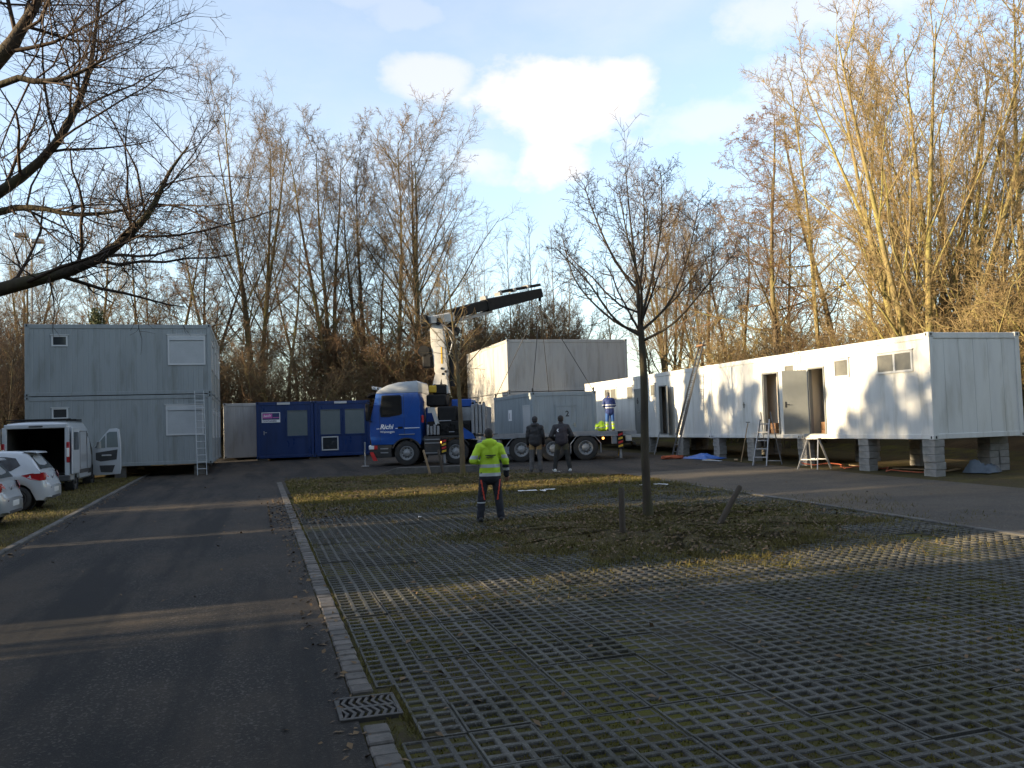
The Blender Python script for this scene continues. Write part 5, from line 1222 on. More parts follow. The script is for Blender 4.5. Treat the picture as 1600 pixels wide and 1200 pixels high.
m = MB(); m.quad((.05, -.86, .6), (3.0, -.9, .6), (3.0, .9, .6), (.05, .86, .6)); m.quad((3.0, -.9, .6), (3.0, .9, .6), (3.0, .86, 2.15), (3.0, -.86, 2.15)); m.quad((.06, -.87, .6), (3, -.92, .6), (3, -.86, 2.15), (.06, -.8, 2.12)); m.quad((.06, .87, .6), (3, .92, .6), (3, .86, 2.15), (.06, .8, 2.12)); m.quad((.06, -.8, 2.12), (3, -.86, 2.15), (3, .86, 2.15), (.06, .8, 2.12)); m.build('cargo_lining', MT['vin'], van)
fr = MB(); fr.cbox(-.02, .08, -.96, -.82, .52, 2.1, .02); fr.cbox(-.02, .08, .82, .96, .52, 2.1, .02); fr.cbox(-.02, .08, -.9, .9, 2.06, 2.2, .02); fr.build('rear_frame', MT['carwhite'], van)
m = MB(); m.cbox(-.06, .1, -.97, .97, .36, .56, .03); m.build('rear_bumper', MT['plastic'], van)
m = MB(); m.cbox(-.035, .0, -.2, .2, 2.1, 2.15, .008); m.build('brake_lamp', MT['plastic'], van)
for s in (-1, 1):
    m = MB(); m.cbox(-.04, .06, s * .92 - .055, s * .92 + .055, .95, 1.62, .025); tl = m.build('tail_lamp', MT['tail'], van, True)
    m = MB(); m.cbox(-.05, -.03, s * .92 - .04, s * .92 + .04, 1.14, 1.42, .008); m.build('clear_lens', MT['lamp'], tl)
    for a in (.95, 4.0):
        o = put('wheel', CW[0], van, (a, s * .96, .335), 0 if s < 0 else math.pi); o.scale = (1.06, 1.1, 1.06); put('rim', CW[1], o)
        m = MB(); m.disc((a, s * .7, .36), .42, n=24); m.lathe([(.425, -.26), (.425, 0)], (a, s * .84 + .13, .34), 'Y', 24); m.build('wheel_well', MT['dark'], van)
    m = MB(); m.bar((.25, s * .84, 2.29), (2.7, s * .84, 2.31), .03, .03); m.build('roof_rail', MT['cblack'], van)
for x in (.4, 1.3, 2.2): m = MB(); m.cbox(x, x + .06, -.93, .93, 2.33, 2.37, .01); m.build('roof_bar', MT['cblack'], van)
# rear doors: one folded along the side, one standing open
def rdoor(y, ang, lab):
    m = MB(); s = 1 if y > 0 else -1; m.cbox(-.05, .0, min(0, -s * .86), max(0, -s * .86), .58, 2.08, .02); d = m.build('rear_door', MT['carwhite'], van, loc=(-.03, y, 0)); d.rotation_euler = (0, 0, ang)
    m = MB(); m.box(-.056, .006, min(-s * .14, -s * .74), max(-s * .14, -s * .74), 1.35, 1.92); m.build('door_window', MT['cglass'], d); return d
rdoor(.98, R(-96), ''); rdoor(-1.06, R(267), '')
# side trim and front door
m = MB(); m.box(.35, .85, -1.012, -1.0, .62, .75); m.box(1.45, 3.0, -1.012, -1.0, .55, .68); m.build('side_moulding', MT['plastic'], van)
m = MB(); m.box(1.5, 2.75, -1.008, -.99, 1.95, 1.965); m.box(1.5, 1.512, -1.008, -.99, .7, 1.95); m.box(2.75, 2.762, -1.008, -.99, .7, 1.95); m.build('side_door_seam', MT['plastic'], van)
m = MB(); m.add([(2.9, -1.004, 1.2), (2.9, -.97, 1.9), (3.25, -.95, 1.9), (3.75, -1.0, 1.35), (3.8, -1.004, 1.2), (3.8, -1.004, .5), (2.9, -1.004, .5)], (tuple(range(7)),)); m.build('door_opening', MT['vin'], van)  # flat dark face painting the shaded cab behind the open door
dr_ = MB(); prof = [(0, .42), (-.1, .36), (-.98, .40), (-1.02, .6), (-1.02, 1.5), (-.96, 2.0), (-.86, 2.04), (-.62, 2.03), (-.36, 1.75), (-.02, 1.36)]
dr_.prism([(x, z) for x, z in prof], -.03, .04, .015)
fd = dr_.build('front_door', MT['carwhite'], van, True, loc=(3.78, -1.03, 0)); fd.rotation_euler = (0, 0, R(72))
fd.data['n'] = 1
def dpan(pts, y, name, mat):
    m = MB(); m.add([(x, y, z) for x, z in pts], (tuple(range(len(pts))),)); return m.build(name, mat, fd)
for y in (.046, -.036):
    dpan([(-.94, 1.36), (-.9, 1.92), (-.62, 1.92), (-.52, 1.86), (-.52, 1.36)], y, 'door_window', MT['doorglass'] if 'doorglass' in MT else MT.setdefault('doorglass', pm('pale_door_glass', (.12, .15, .15), rough=.08, spec=.8)))
    dpan([(-.47, 1.34), (-.47, 1.8), (-.36, 1.68), (-.08, 1.36)], y, 'quarter_window', MT['doorglass'])
dpan([(-.92, 1.28), (-.12, 1.18), (-.12, .92), (-.3, .86), (-.88, .92)], .048, 'door_card', MT['plastic']); dpan([(-.82, .72), (-.25, .72), (-.3, .48), (-.72, .46)], .048, 'door_pocket', MT['plastic'])
m = MB(); m.cbox(-.7, -.35, .05, .085, 1.05, 1.1, .01); m.build('arm_rest', MT['chrome'], fd)
m = MB(); m.cbox(-.34, -.14, -.2, -.05, 1.3, 1.62, .04); m.build('mirror', MT['plastic'], fd, True); m = MB(); m.cbox(-.32, -.16, .05, .056, 1.34, 1.58, .003); m.build('mirror_glass', MT['chrome'], fd)
# ---------------------------------------------------------------- people
MT['skin'] = pm('skin', (.42, .25, .17), (.36, .2, .14), 8, .5); MT['hair'] = pm('dark_hair', (.02, .014, .01), rough=.7)
MT['hivis'] = pm('hivis_yellow', (.50, .72, .03), (.42, .62, .03), 5, .75); MT['silver'] = pm('reflective_band', (.42, .44, .46), rough=.4)
MT['navy'] = pm('navy_cloth', (.014, .016, .024), (.02, .022, .03), 6, .85); MT['redstripe'] = pm('red_stripe', (.6, .06, .03), rough=.6)
MT['jblack'] = pm('black_jacket', (.016, .016, .018), (.026, .024, .026), 6, .7); MT['jplum'] = pm('plum_grey_jacket', (.04, .032, .038), (.028, .024, .03), 6, .75)
MT['greytr'] = pm('grey_trousers', (.11, .105, .10), (.085, .08, .078), 6, .85); MT['olive'] = pm('olive_trousers', (.07, .062, .032), (.05, .045, .028), 6, .85); MT['darktr'] = pm('dark_trousers', (.02, .021, .02), (.028, .028, .026), 6, .85)
MT['jblue'] = pm('blue_jacket', (.016, .035, .15), (.012, .028, .12), 5, .75); MT['trblue'] = pm('blue_trousers', (.045, .13, .38), (.035, .11, .32), 5, .8)
MT['shoe'] = pm('dark_shoe', (.02, .02, .02), rough=.6); MT['shoew'] = pm('white_shoe', (.6, .6, .58), rough=.6); MT['tan'] = pm('tan_belt_pouch', (.30, .20, .08), (.22, .14, .06), 6, .8)
def capsule(mb, a, b, ra, rb, n=12, flat=1.0):
    """closed tapered capsule; flat squeezes it front to back"""
    a = Vector(a); b = Vector(b); L = (b - a).length; t = (b - a) / max(L, 1e-6); pts, rad = [], []
    for k in range(5): q = math.pi / 2 * (1 - k / 4); pts.append(a - t * ra * math.sin(q)); rad.append(max(ra * math.cos(q), 1e-3))
    for k in range(5): q = math.pi / 2 * k / 4; pts.append(b + t * rb * math.sin(q)); rad.append(max(rb * math.cos(q), 1e-3))
    if L < 1e-5: return
    s = len(mb.v); mb.tube(pts, rad, n)
    if flat != 1:
        for i in range(s, len(mb.v)):
            v = mb.v[i]; u = ((Vector(v) - a).dot(t)) / L; c = a + (b - a) * u; mb.v[i] = (v[0], c.y + (v[1] - c.y) * flat, v[2])
def fuse(name, mb, vox, mats, parent, zones=None, smooth=6, fold=0., seed=0):
    """union of the overlapping solids as one smooth surface; zones pick the slot by position"""
    me = mb.mesh(name, mats[0]); o = bpy.data.objects.new(name, me); COL.objects.link(o)
    r = o.modifiers.new('r', 'REMESH'); r.mode = 'VOXEL'; r.voxel_size = vox
    s = o.modifiers.new('s', 'SMOOTH'); s.factor = .5; s.iterations = smooth
    ob = o.evaluated_get(bpy.context.evaluated_depsgraph_get()); new = bpy.data.meshes.new_from_object(ob); bpy.data.objects.remove(o); bpy.data.meshes.remove(me)
    new.name = name; new.materials.clear()
    for m in mats: new.materials.append(m)
    n = len(new.vertices); co = np.empty(n * 3, np.float32); new.vertices.foreach_get('co', co); co = co.reshape(-1, 3)
    if fold:
        nr = np.empty(n * 3, np.float32); new.vertices.foreach_get('normal', nr); nr = nr.reshape(-1, 3)
        w_ = np.sin(co[:, 2] * 34 + 9 * co[:, 0] + 2.5 * np.sin(co[:, 1] * 17 + seed)) * .6 + np.sin(co[:, 2] * 61 - 22 * co[:, 0] + seed) * .4
        co = co + nr * (w_ * fold)[:, None]; new.vertices.foreach_set('co', co.ravel().astype(np.float32))
    if zones:
        P = np.empty(len(new.polygons) * 3, np.float32); new.polygons.foreach_get('center', P); P = P.reshape(-1, 3); idx = np.zeros(len(P), np.int32)
        for fn, k in zones: idx[fn(P[:, 0], P[:, 1], P[:, 2])] = k
        new.polygons.foreach_set('material_index', idx)
    new.polygons.foreach_set('use_smooth', [True] * len(new.polygons)); new.update()
    return put(name, new, parent)
def hand(mb, wrist, d, side, curl=.5):
    """palm, four unequal bent fingers and a thumb leaving the side of the palm"""
    w0 = Vector(wrist); d = Vector(d).normalized(); x = d.orthogonal() if abs(d.y) > .9 else d.cross(Vector((0, 1, 0))).normalized(); fr = x.cross(d).normalized()
    if fr.y < 0: fr = -fr
    palm = w0 + d * .09
    for k in range(4): capsule(mb, w0 + x * (.006 * (k - 1.5)), palm + x * (.021 * (k - 1.5)), .018, .014, 8)
    for k, L in enumerate((.066, .078, .073, .058)):
        p = palm + x * (.023 * (k - 1.5)); e1 = (d + fr * curl * .5).normalized(); e2 = (d + fr * curl * 1.6).normalized(); q = p + e1 * L * .5; capsule(mb, p, q, .0095, .0088, 8); capsule(mb, q, q + e2 * L * .5, .0088, .0075, 8)
    tb = w0 + d * .03 - x * side * .024; td = (d * .7 - x * side * .65 + fr * .3).normalized(); q = tb + td * .04; capsule(mb, tb, q, .012, .0105, 8); capsule(mb, q, q + (td + d * .6 + fr * .3).normalized() * .032, .0105, .0085, 8)
def person(label, loc, rz, J, look, scale=1., tilt=(0, 0)):
    """J: joints of the pose, facing +Y; look: garments"""
    t = thing('person', label, 'person', loc, rz); t.scale = (scale,) * 3
    V3 = lambda k: Vector(J[k])
    hd, nk, ch, pl = V3('head'), V3('neck'), V3('chest'), V3('pelvis'); up_ = (hd - nk).normalized()
    b = MB(); b.ball(hd + Vector((0, 0, .03)), .078, .098, .105); b.ball(hd + Vector((0, .03, -.045)), .062, .07, .075); b.ball(hd + Vector((0, .10, -.02)), .016, .022, .024)
    for s in (-1, 1): b.ball(hd + Vector((s * .08, -.005, -.005)), .014, .026, .034); b.ball(hd + Vector((s * .032, .088, .012)), .017, .012, .011)
    b.ball(hd + Vector((0, .088, -.062)), .028, .016, .011)
    capsule(b, nk - up_ * .06, hd - Vector((0, 0, .06)), .062, .056); capsule(b, pl, ch, .13, .145, flat=.75)
    for s in 'lr':
        sg = -1 if s == 'l' else 1
        capsule(b, ch + Vector((0, 0, .08)), V3(s + 'sh'), .08, .06); capsule(b, V3(s + 'sh'), V3(s + 'el'), .052, .042); capsule(b, V3(s + 'el'), V3(s + 'wr'), .042, .028)
        hand(b, V3(s + 'wr'), V3(s + 'wr') - V3(s + 'el') if s + 'hd' not in J else J[s + 'hd'], -sg, look.get('curl', .5))
        capsule(b, V3(s + 'hip'), V3(s + 'kn'), .082, .056); capsule(b, V3(s + 'kn'), V3(s + 'an'), .052, .038); capsule(b, V3(s + 'an'), V3(s + 'an') + Vector((sg * .03, .1, -.04)), .035, .03)
    fuse('body', b, .0085, [MT['skin']], t, smooth=3)
    # jacket
    k = look.get('bulk', 1.); j = MB(); hem = V3('hem')
    capsule(j, hem + Vector((-.04, 0, 0)), pl + Vector((-.03, 0, .16)), .155 * k, .15 * k, flat=.82); capsule(j, hem + Vector((.04, 0, 0)), pl + Vector((.03, 0, .16)), .155 * k, .15 * k, flat=.82); capsule(j, pl + Vector((0, 0, .12)), ch, .155 * k, .172 * k, flat=.78); capsule(j, ch + Vector((-.08, 0, .06)), ch + Vector((.08, 0, .06)), .125 * k, .125 * k, flat=.85)
    for s in 'lr': capsule(j, ch + Vector((0, 0, .085)), V3(s + 'sh'), .10 * k, .082 * k); capsule(j, V3(s + 'sh'), V3(s + 'el'), .078 * k, .066 * k); capsule(j, V3(s + 'el'), V3(s + 'wr'), .066 * k, .05 * k)
    capsule(j, nk + Vector((0, -.01, -.05)), nk + up_ * .02, .085, .074)
    if look.get('hood'): j.ball(nk + Vector((0, -.085, -.02)), .125, .075, .085); capsule(j, nk + Vector((-.09, -.05, -.01)), nk + Vector((.09, -.05, -.01)), .055, .055); capsule(j, nk + Vector((0, -.09, -.03)), nk + Vector((0, -.115, -.13)), .09, .045, flat=.7)
    jk = fuse('jacket', j, .0125, look['jacket'], t, look.get('jzones'), 3, .004, look.get('seed', 0))
    # trousers
    q = MB(); capsule(q, V3('lhip') + Vector((.03, 0, .02)), V3('rhip') + Vector((-.03, 0, .02)), .115, .115, flat=.95)
    for s in 'lr': capsule(q, V3(s + 'hip'), V3(s + 'kn'), .105, .084); capsule(q, V3(s + 'kn'), V3(s + 'an') + Vector((0, 0, .0)), .084, .072)
    fuse('trousers', q, .0125, look['trousers'], t, look.get('tzones'), 3, .004, 2 + look.get('seed', 0))
    for s in 'lr':
        sg = -1 if s == 'l' else 1; a = V3(s + 'an'); m = MB(); capsule(m, a + Vector((0, -.05, -.045)), a + Vector((sg * .03, .16, -.052)), .048, .04); capsule(m, a, a + Vector((0, 0, -.03)), .05, .052); m.box(a.x - .045, a.x + .045, a.y - .085, a.y + .15, a.z - .092, a.z - .06)
        fuse('shoe', m, .012, [MT[look.get('shoe', 'shoe')]], t, smooth=4)
    h = MB()
    if look.get('cap') == 'hair': h.ball(hd + Vector((0, -.012, .048)), .083, .1, .097); h.ball(hd + Vector((0, -.04, .0)), .078, .07, .085)
    else: h.ball(hd + Vector((0, -.008, .05)), .098, .115, .105); h.ball(hd + Vector((0, -.03, .0)), .09, .09, .085)
    fuse('hair' if look.get('cap') == 'hair' else 'cap', h, .01, [MT[look.get('capmat', 'hair')]], t, smooth=4)
    return t, jk
def stand(arml, armr, dx=.0, legs=.12, lean=0., an=((0, 0), (0, 0))):
    J = dict(pelvis=(0, 0, .98), chest=(0, lean * .5, 1.32), neck=(0, lean, 1.52), head=(0, lean * 1.15 + .03, 1.645), hem=(0, 0, .86))
    for s, sg, am, a in (('l', -1, arml, an[0]), ('r', 1, armr, an[1])):
        J[s + 'sh'] = (sg * .185, lean * .8, 1.415); J[s + 'el'], J[s + 'wr'] = am
        J[s + 'hip'] = (sg * .095, 0, .94); J[s + 'kn'] = (sg * (.095 + legs * .3) + a[0] * .5, .03 + a[1] * .5, .51); J[s + 'an'] = (sg * (.095 + legs * .5) + a[0], a[1], .1)
    return J
def side_arm(sg, f=0., out=.07): return ((sg * (.21 + out), -.03 + f * .4, 1.15), (sg * (.22 + out), .06 + f, .9))
# worker in the yellow jacket, seen from behind, one forearm raised in front
mx, my = 4.35, 16.17
J = stand(((-.33, -.06, 1.17), (-.2, .2, 1.13)), ((.30, -.02, 1.15), (.33, .08, .88)), legs=.18, an=((-.02, .02), (.0, -.03)))
jz = [(lambda x, y, z: (z < .935) & (np.abs(x) < .235), 1), (lambda x, y, z: (z > .925) & (z < 1.0) & (np.abs(x) < .235) & (z < .985), 1), (lambda x, y, z: (z >= .985) & (np.abs(x) < .3) & (x < .24), 0), (lambda x, y, z: (z > 1.03) & (z < 1.095) & (np.abs(x) < .225), 1),
      (lambda x, y, z: (x > .235) & (z < 1.08), 2), (lambda x, y, z: (x > .235) & (z > .965) & (z < 1.015), 1), (lambda x, y, z: (x < -.235) & (z > 1.2) & (z < 1.265), 1), (lambda x, y, z: (x > .225) & (z > 1.2) & (z < 1.265), 1), (lambda x, y, z: (z < .87) & (np.abs(x) < .235), 2)]
jz[0] = (lambda x, y, z: (z < .93) & (z > .865) & (np.abs(x) < .235), 1); jz[1] = (lambda x, y, z: (z >= .93) & (z < 1.03) & (np.abs(x) < .235), 0)
tz = [(lambda x, y, z: (np.abs(np.abs(x) - .175 + (.75 - z) * .16) < .013) & (z < .80) & (z > .42) & (y < .03), 1), (lambda x, y, z: (z > .36) & (z < .385) & (x < -.1), 2)]
p, jk = person('man in a yellow hi-vis jacket and dark trousers standing on the paving', (mx, my, gz(mx, my)), R(-8), J, dict(jacket=[MT['hivis'], MT['silver'], MT['navy']], jzones=jz, trousers=[MT['navy'], MT['redstripe'], MT['silver']], tzones=tz, hood=True, cap='hair', bulk=1.1, seed=1), 1.01)
m = MB(); m.box(-.1, .1, -.17, -.16, 1.255, 1.275); m.box(-.085, .06, -.17, -.16, 1.225, 1.24); m.build('back_print', MT['navy'], p)
# two watchers at the edge of the verge
w1 = (9.0, 27.5)
J = stand(side_arm(-1, .12, .03), side_arm(1, .1, .03), legs=.1, lean=.03)
J['hem'] = (0, 0, .96)
p, jk = person('man in a black jacket and grey trousers with tan pouches watching the container', (*w1, gz(*w1) + .02), R(-20), J, dict(jacket=[MT['jblack']], trousers=[MT['greytr'], MT['tan']], tzones=[(lambda x, y, z: (z > .72), 1)], cap='cap', capmat='jblack', bulk=1.16, hood=True, seed=3), 1.04)
w2 = (9.75, 27.0)
J = stand(((-.33, .0, 1.14), (-.2, .2, 1.02)), ((.33, .0, 1.14), (.2, .2, 1.02)), legs=.22, lean=.05, an=((-.03, .05), (.03, -.04)))
J['hem'] = (0, 0, .97)
p, jk = person('man in a plum-grey jacket, olive trousers and white shoes beside the black-jacketed man', (*w2, gz(*w2) + .02), R(-14), J, dict(jacket=[MT['jplum'], MT['jblack']], jzones=[(lambda x, y, z: (np.abs(x) > .2) | (z > 1.42), 1)], trousers=[MT['darktr'], MT['olive']], tzones=[(lambda x, y, z: z > .7, 1)], cap='cap', capmat='hair', shoe='shoew', bulk=1.18, seed=5), 1.04)
m = MB(); m.add([(-.145, -.172, 1.36), (-.09, -.176, 1.36), (-.125, -.178, 1.31), (-.09, -.177, 1.26), (-.14, -.17, 1.27), (-.16, -.165, 1.31)], ((0, 1, 2, 3, 4, 5),)); m.build('back_print', MT['wlet'], p)
# worker in blue standing on the truck bed, head bowed
Mt = Matrix.Translation(TO) @ Matrix.Rotation(math.atan2(-.358, .934), 4, 'Z'); q = Mt @ Vector((9.75, .9, 1.13))
J = stand(((-.26, .08, 1.16), (-.12, .26, 1.05)), ((.26, .08, 1.16), (.12, .26, 1.05)), legs=.1, lean=.13); J['head'] = (0, .25, 1.62)
p, jk = person('worker in a blue jacket and light blue trousers standing on the truck bed', tuple(q), R(-10), J, dict(jacket=[MT['jblue'], MT['silver']], jzones=[(lambda x, y, z: (z > 1.03) & (z < 1.08), 1), (lambda x, y, z: (z > 1.16) & (z < 1.2), 1)], trousers=[MT['trblue'], MT['hivis'], MT['silver']], tzones=[(lambda x, y, z: (z < .42), 1), (lambda x, y, z: (z > .2) & (z < .26), 2), (lambda x, y, z: (z > .34) & (z < .39), 2)], cap='cap', capmat='greytr', bulk=1.1, seed=7), .90)
# hi-vis jacket dropped over a crate beside him
q2 = Mt @ Vector((9.38, .95, 1.13)); m = MB(); m.ball((0, 0, .16), .2, .17, .17); m.ball((.12, 0, .1), .16, .14, .12); m.ball((-.14, .02, .22), .12, .12, .1); m.ball((.02, 0, .32), .13, .12, .1); capsule(m, (-.1, -.05, .25), (-.26, -.08, .12), .07, .05)
o = fuse('work_jacket', m, .016, [MT['hivis'], MT['silver']], None, [(lambda x, y, z: (z > .13) & (z < .17), 1)], 3, .012, 3); o.location = q2; tag(o, 'yellow hi-vis jacket bundled on the truck bed beside the blue worker', 'jacket')

# ---------------------------------------------------------------- ladders, posts, site clutter
def ladder(t, a, b, wdt, wv, rail=.03, step=.28, name='rung', s0=.25):
    a = Vector(a); b = Vector(b); wv = Vector(wv).normalized() * wdt / 2; L = (b - a).length; u = (b - a) / L
    for s in (-1, 1): m = MB(); m.bar(a + wv * s, b + wv * s, rail * .9, rail * 2.0, upd=wv.cross(u)); m.build('rail', MT['alu'], t)
    d = s0
    while d < L - .08: m = MB(); m.tube([a + u * d - wv, a + u * d + wv], .015, 6); m.build(name, MT['alu'], t); d += step
la = thing('extension_ladder', 'tall two-section aluminium extension ladder leaning on the white row', 'ladder', (0, 0, 0))
ladder(la, (15.75, 30.75, gz(15.75, 30.75)), (16.62, 30.45, 4.0), .42, (.1, 1, 0)); ladder(la, (15.93, 30.68, 1.6), (16.98, 30.33, 5.25), .36, (.1, 1, 0))
m = MB(); m.cbox(16.83, 17.03, 30.1, 30.6, 5.05, 5.12, .02); m.build('top_pad', MT['rope'] if 'rope' in MT else MT['carton'], la)
MT['alud'] = pm('worn_aluminium', (.15, .15, .15), (.1, .1, .1), 6, .5, metal=.3)
for o in la.children: o.data.materials[0] = MT['alud'] if o.name.startswith(('rail', 'rung')) else o.data.materials[0]
lb = thing('wall_ladder', 'white ladder standing against the grey two-storey block', 'ladder', (0, 0, 0)); ladder(lb, (-1.96, 35.95, gz(-2, 36)), (-2.06, 36.42, 3.95), .34, (1, 0, 0), .026, .27)
for o in lb.children: o.data.materials[0] = MT['shut']
# step ladder below the doorway
st = thing('step_ladder', 'aluminium step ladder with flat treads set up under the open doorway', 'ladder', (16.15, 24.95, gz(16.1, 24.9)), R(-62))
for s in (-1, 1): m = MB(); m.bar((s * .24, -.45, 0), (s * .17, .0, 1.5), .03, .07); m.build('rail', MT['alu'], st); m = MB(); m.bar((s * .27, .5, 0), (s * .17, .06, 1.75), .025, .03); m.build('back_leg', MT['alu'], st)
for k in range(5): z = .27 * (k + 1); y = -.45 + .3 * z; m = MB(); m.cbox(-.22 + .014 * k, .22 - .014 * k, y - .02, y + .1, z - .02, z + .02, .006); m.build('tread', MT['alu'], st)
m = MB(); m.bar((-.27, .46, .12), (.27, .46, .12), .025, .03); m.build('brace', MT['alu'], st)
tr_ = thing('small_trestle', 'low aluminium trestle standing in front of a block pier', 'trestle', (16.2, 22.5, gz(16.2, 22.5)), R(-70))
for s in (-1, 1): m = MB(); m.bar((s * .34, -.35, 0), (s * .17, .0, .92), .03, .05); m.build('front_leg', MT['alu'], tr_); m = MB(); m.bar((s * .34, .35, 0), (s * .17, .03, .92), .03, .05); m.build('back_leg', MT['alu'], tr_)
m = MB(); m.cbox(-.22, .22, -.06, .1, .9, .94, .01); m.build('top_board', MT['alu'], tr_)
for y, z in ((-.24, .3), (.24, .3)): m = MB(); m.bar((-.28, y, z), (.28, y, z), .025, .03); m.build('cross_bar', MT['alu'], tr_)
MT['post'] = pm('weathered_post', (.085, .065, .045), (.05, .04, .03), 5, .9, .01, 30, stretch=(1, 1, .2)); MT['wood'] = pm('pale_wood', (.32, .22, .12), (.25, .17, .09), 5, .8, stretch=(1, 1, .2))
def post(a, b, r_, label, name='wooden_post', mat='post', cat='post', group=None):
    a = Vector(a); b = Vector(b); L = (b - a).length; m = MB(); m.tube([(0, 0, -.08), (.004, .002, L * .4), (-.003, .002, L * .97), (0, 0, L)], [r_, r_, r_ * .96, r_ * .8], 10)
    o = m.build(name, MT[mat], None, True, loc=a); o.rotation_mode = 'QUATERNION'; o.rotation_quaternion = (b - a).to_track_quat('Z', 'Y'); return tag(o, label, cat, group)
post((5.78, 13.2, gz(5.8, 13.2) + .05), (5.79, 13.22, gz(5.8, 13.2) + .79), .052, 'upright weathered wooden post on the grass island')
post((7.7, 13.4, gz(7.7, 13.4) + .05), (8.13, 13.42, gz(7.7, 13.4) + .66), .052, 'tilted weathered wooden post on the grass island')
post((5.75, 29.25, gz(5.7, 29.2) + .03), (5.55, 29.35, gz(5.7, 29.2) + .85), .04, 'pale wooden stake slanting beside the thin staked tree', 'tree_stake', 'wood', 'stake')
post((6.15, 29.0, gz(6.1, 29) + .03), (6.02, 29.1, gz(6.1, 29) + .85), .045, 'dark wooden stake beside the thin staked tree', 'tree_stake', 'post', 'stake')
bz = gz(6, 29.8)
m = MB(); m.prism([(0, 0), (.0, .06), (.55, .24), (4.3, .26), (4.3, 0)], -.16, .16, .02); o = m.build('loading_ramp', MT['alu'], None, False, loc=(4.25, 30.35, gz(4.2, 30.3) + .01)); o.rotation_euler = (0, 0, R(-19)); tag(o, 'long grey tapered ramp lying on the ground in front of the truck', 'ramp'); o.data.materials[0] = MT['kerb']
# rake leaning at the pier, props, rope, tarp, planks, papers
rk = thing('garden_rake', 'rake leaning against the sunlit pier', 'rake', (16.35, 26.85, gz(16.3, 26.8)))
m = MB(); m.tube([(0, 0, 0), (.4, .1, 1.35)], .016, 6); m.build('shaft', MT['wood'], rk); m = MB(); m.bar((.34, -.1, 1.38), (.46, .3, 1.38), .03, .03); m.build('head', MT['iron'], rk)
pr = MB(); pr.tube([(0, 0, 0), (.35, .1, .95)], .022, 6); o = pr.build('steel_prop', MT['alu'], None, False, loc=(16.2, 33.4, gz(16.2, 33.4))); tag(o, 'thin steel prop leaning under the half open door', 'prop')
pr = MB(); pr.tube([(0, 0, 0), (.12, -.25, .9)], .022, 6); o = pr.build('steel_prop', MT['yel'], None, False, loc=(14.9, 34.2, gz(15, 34))); tag(o, 'yellow prop leaning behind the rear outrigger', 'prop')
MT['rope'] = pm('orange_rope', (.42, .10, .04), (.30, .07, .03), 8, .8); m = MB(); rq = random.Random(9); pts = []
for k in range(110): a = k * .42; rr2 = .16 + .14 * math.sin(k * .37) ** 2; pts.append((rr2 * math.cos(a) * 1.5, rr2 * math.sin(a), .03 + .05 * (k / 110) + .035 * math.sin(k * 1.3)))
m.tube(pts, .022, 5); o = m.build('rope_coil', MT['rope'], None, True, loc=(15.4, 30.2, gz(15.4, 30.2) + .01)); tag(o, 'coiled orange rope at the foot of the extension ladder', 'rope')
MT['tarp'] = pm('blue_sheet', (.02, .12, .42), (.015, .09, .34), 4, .5); MT['tarpg'] = pm('grey_sheet', (.10, .125, .15), (.07, .09, .11), 4, .6)
def sheet_heap(loc, sx, sy, h, mat, label, rz=0, seed=0):
    r_ = np.random.RandomState(seed); n = 22; u = np.linspace(-1, 1, n); U, W = np.meshgrid(u, u); e = np.clip(1 - np.maximum(abs(U), abs(W)) ** 3, 0, 1)
    Z = h * e * (.45 + .55 * np.sin(U * 4 + seed) * np.cos(W * 3 + 1.5 * U) + .3 * r_.rand(n, n)).clip(.05, 1.3) + .01
    V = np.stack([U * sx / 2 * (1 + .1 * np.sin(W * 5)), W * sy / 2 * (1 + .08 * np.sin(U * 6)), Z], -1).reshape(-1, 3); I = (np.arange(n - 1)[:, None] * n + np.arange(n - 1)).ravel()
    o = put('plastic_sheet', arrays_mesh('plastic_sheet', V, np.stack([I, I + 1, I + n + 1, I + n], -1), mat, True), None, loc, rz); tag(o, label, 'sheet')
sheet_heap((16.3, 29.55, gz(16.3, 29.5)), 1.0, 1.9, .16, MT['tarp'], 'crumpled blue plastic sheet on the ground between the piers', R(5), 1)
sheet_heap((18.6, 18.6, gz(18.6, 18.6)), .8, .7, .36, MT['tarpg'], 'grey-blue sheet heap under the end wall of the white row', R(20), 4)
rq = random.Random(15)
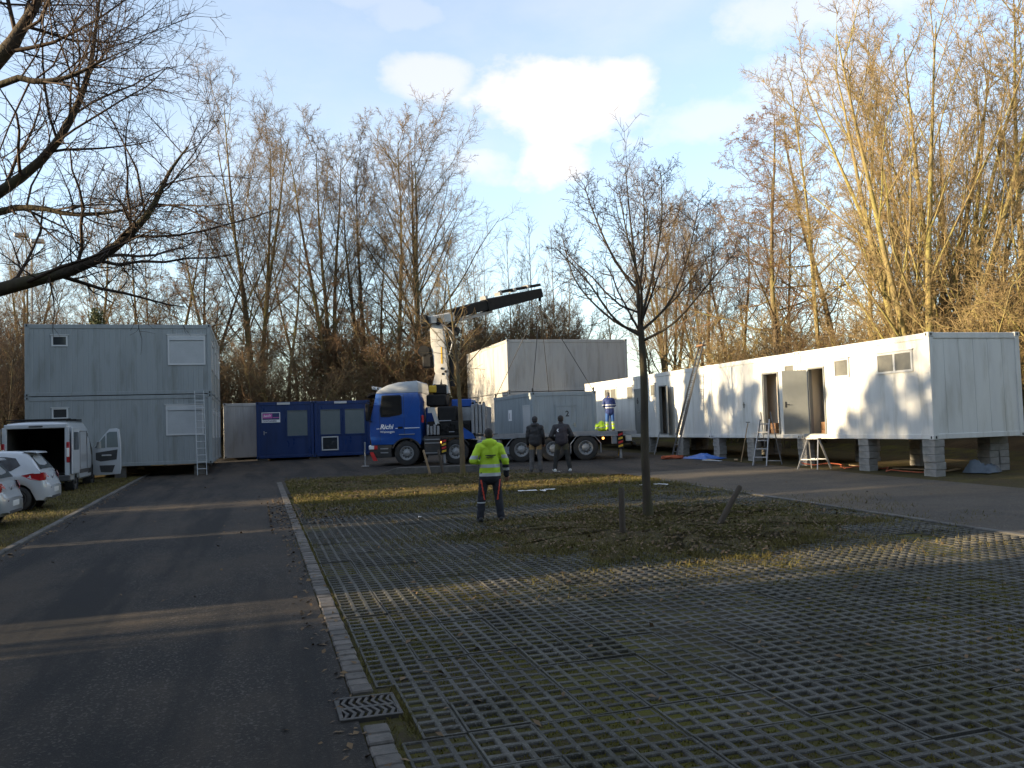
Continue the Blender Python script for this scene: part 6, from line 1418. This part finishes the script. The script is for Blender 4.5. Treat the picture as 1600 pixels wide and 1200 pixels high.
for k, (x, y, L, a) in enumerate(((16.0, 28.6, 1.5, 80), (15.8, 27.9, 1.1, 95), (16.6, 27.6, .9, 60), (17.6, 22.3, 1.3, 70), (17.9, 20.4, 1.2, 100), (18.4, 19.4, 1.0, 30))):
    m = MB(); m.cbox(-L / 2, L / 2, -.06, .06, 0, .03, .006); o = m.build('loose_plank', MT['wood'] if k != 1 else MT['shut'], None, False, loc=(x, y, gz(x, y) + .012 + .002 * k)); o.rotation_euler = (0, .0, R(a)); tag(o, ('pale plank beside the blue sheet', 'white painted strip on the ground near the rake', 'short plank under the sunlit pier', 'plank lying under the end container', 'plank behind the second pier of the white row', 'plank beside the grey-blue sheet heap')[k], 'plank')
m = MB(); m.tube([(17.2 + .35 * math.sin(k * .9), 18.6 + k * .28, gz(17.4, 18.6 + k * .28) + .02 + .03 * (k % 3)) for k in range(22)], .018, 6); o = m.build('orange_cable', MT['rope'], None, True); tag(o, 'orange cable running under the white containers', 'cable')
for k, (px, py, s) in enumerate(((6.6, 20.9, .16), (6.95, 20.75, .12), (7.2, 20.95, .1), (9.6, 20.5, .1), (10.0, 20.3, .13), (9.42, 26.5, .09), (3.2, 17.5, .05), (4.9, 14.6, .05))):
    r_ = np.random.RandomState(k); n = 5; u = np.linspace(-1, 1, n); U, W = np.meshgrid(u, u); V = np.stack([U * s * 1.5, W * s * .6, .012 + .03 * r_.rand(n, n)], -1).reshape(-1, 3); I = (np.arange(n - 1)[:, None] * n + np.arange(n - 1)).ravel()
    o = put('paper_scrap', arrays_mesh('paper_scrap', V, np.stack([I, I + 1, I + n + 1, I + n], -1), MT['plate']), None, (px, py, gz(px, py) + (.05 if k < 6 else .004)), k * 1.3); tag(o, 'white paper scrap lying on the ground', 'litter', 'white paper scraps')
# floodlight mast beyond the wood edge
fx, fy = -17.0, 77.5; fm = thing('floodlight_mast', 'tall thin floodlight mast with two lamp heads beyond the thicket', 'mast', (fx, fy, float(hgt(fx, fy))))
m = MB(); m.tube([(0, 0, 0), (0, 0, 14.9)], [.13, .07], 8); m.build('pole', MT['alu'], fm)
m = MB(); m.bar((-.9, 0, 15.0), (.6, 0, 14.7), .1, .1); m.build('cross_arm', MT['alu'], fm)
for x, z in ((-.75, 15.25), (.45, 14.8)): m = MB(); m.cbox(x - .5, x + .5, -.3, .3, z - .16, z + .16, .06); m.build('lamp_head', MT['alu'], fm)
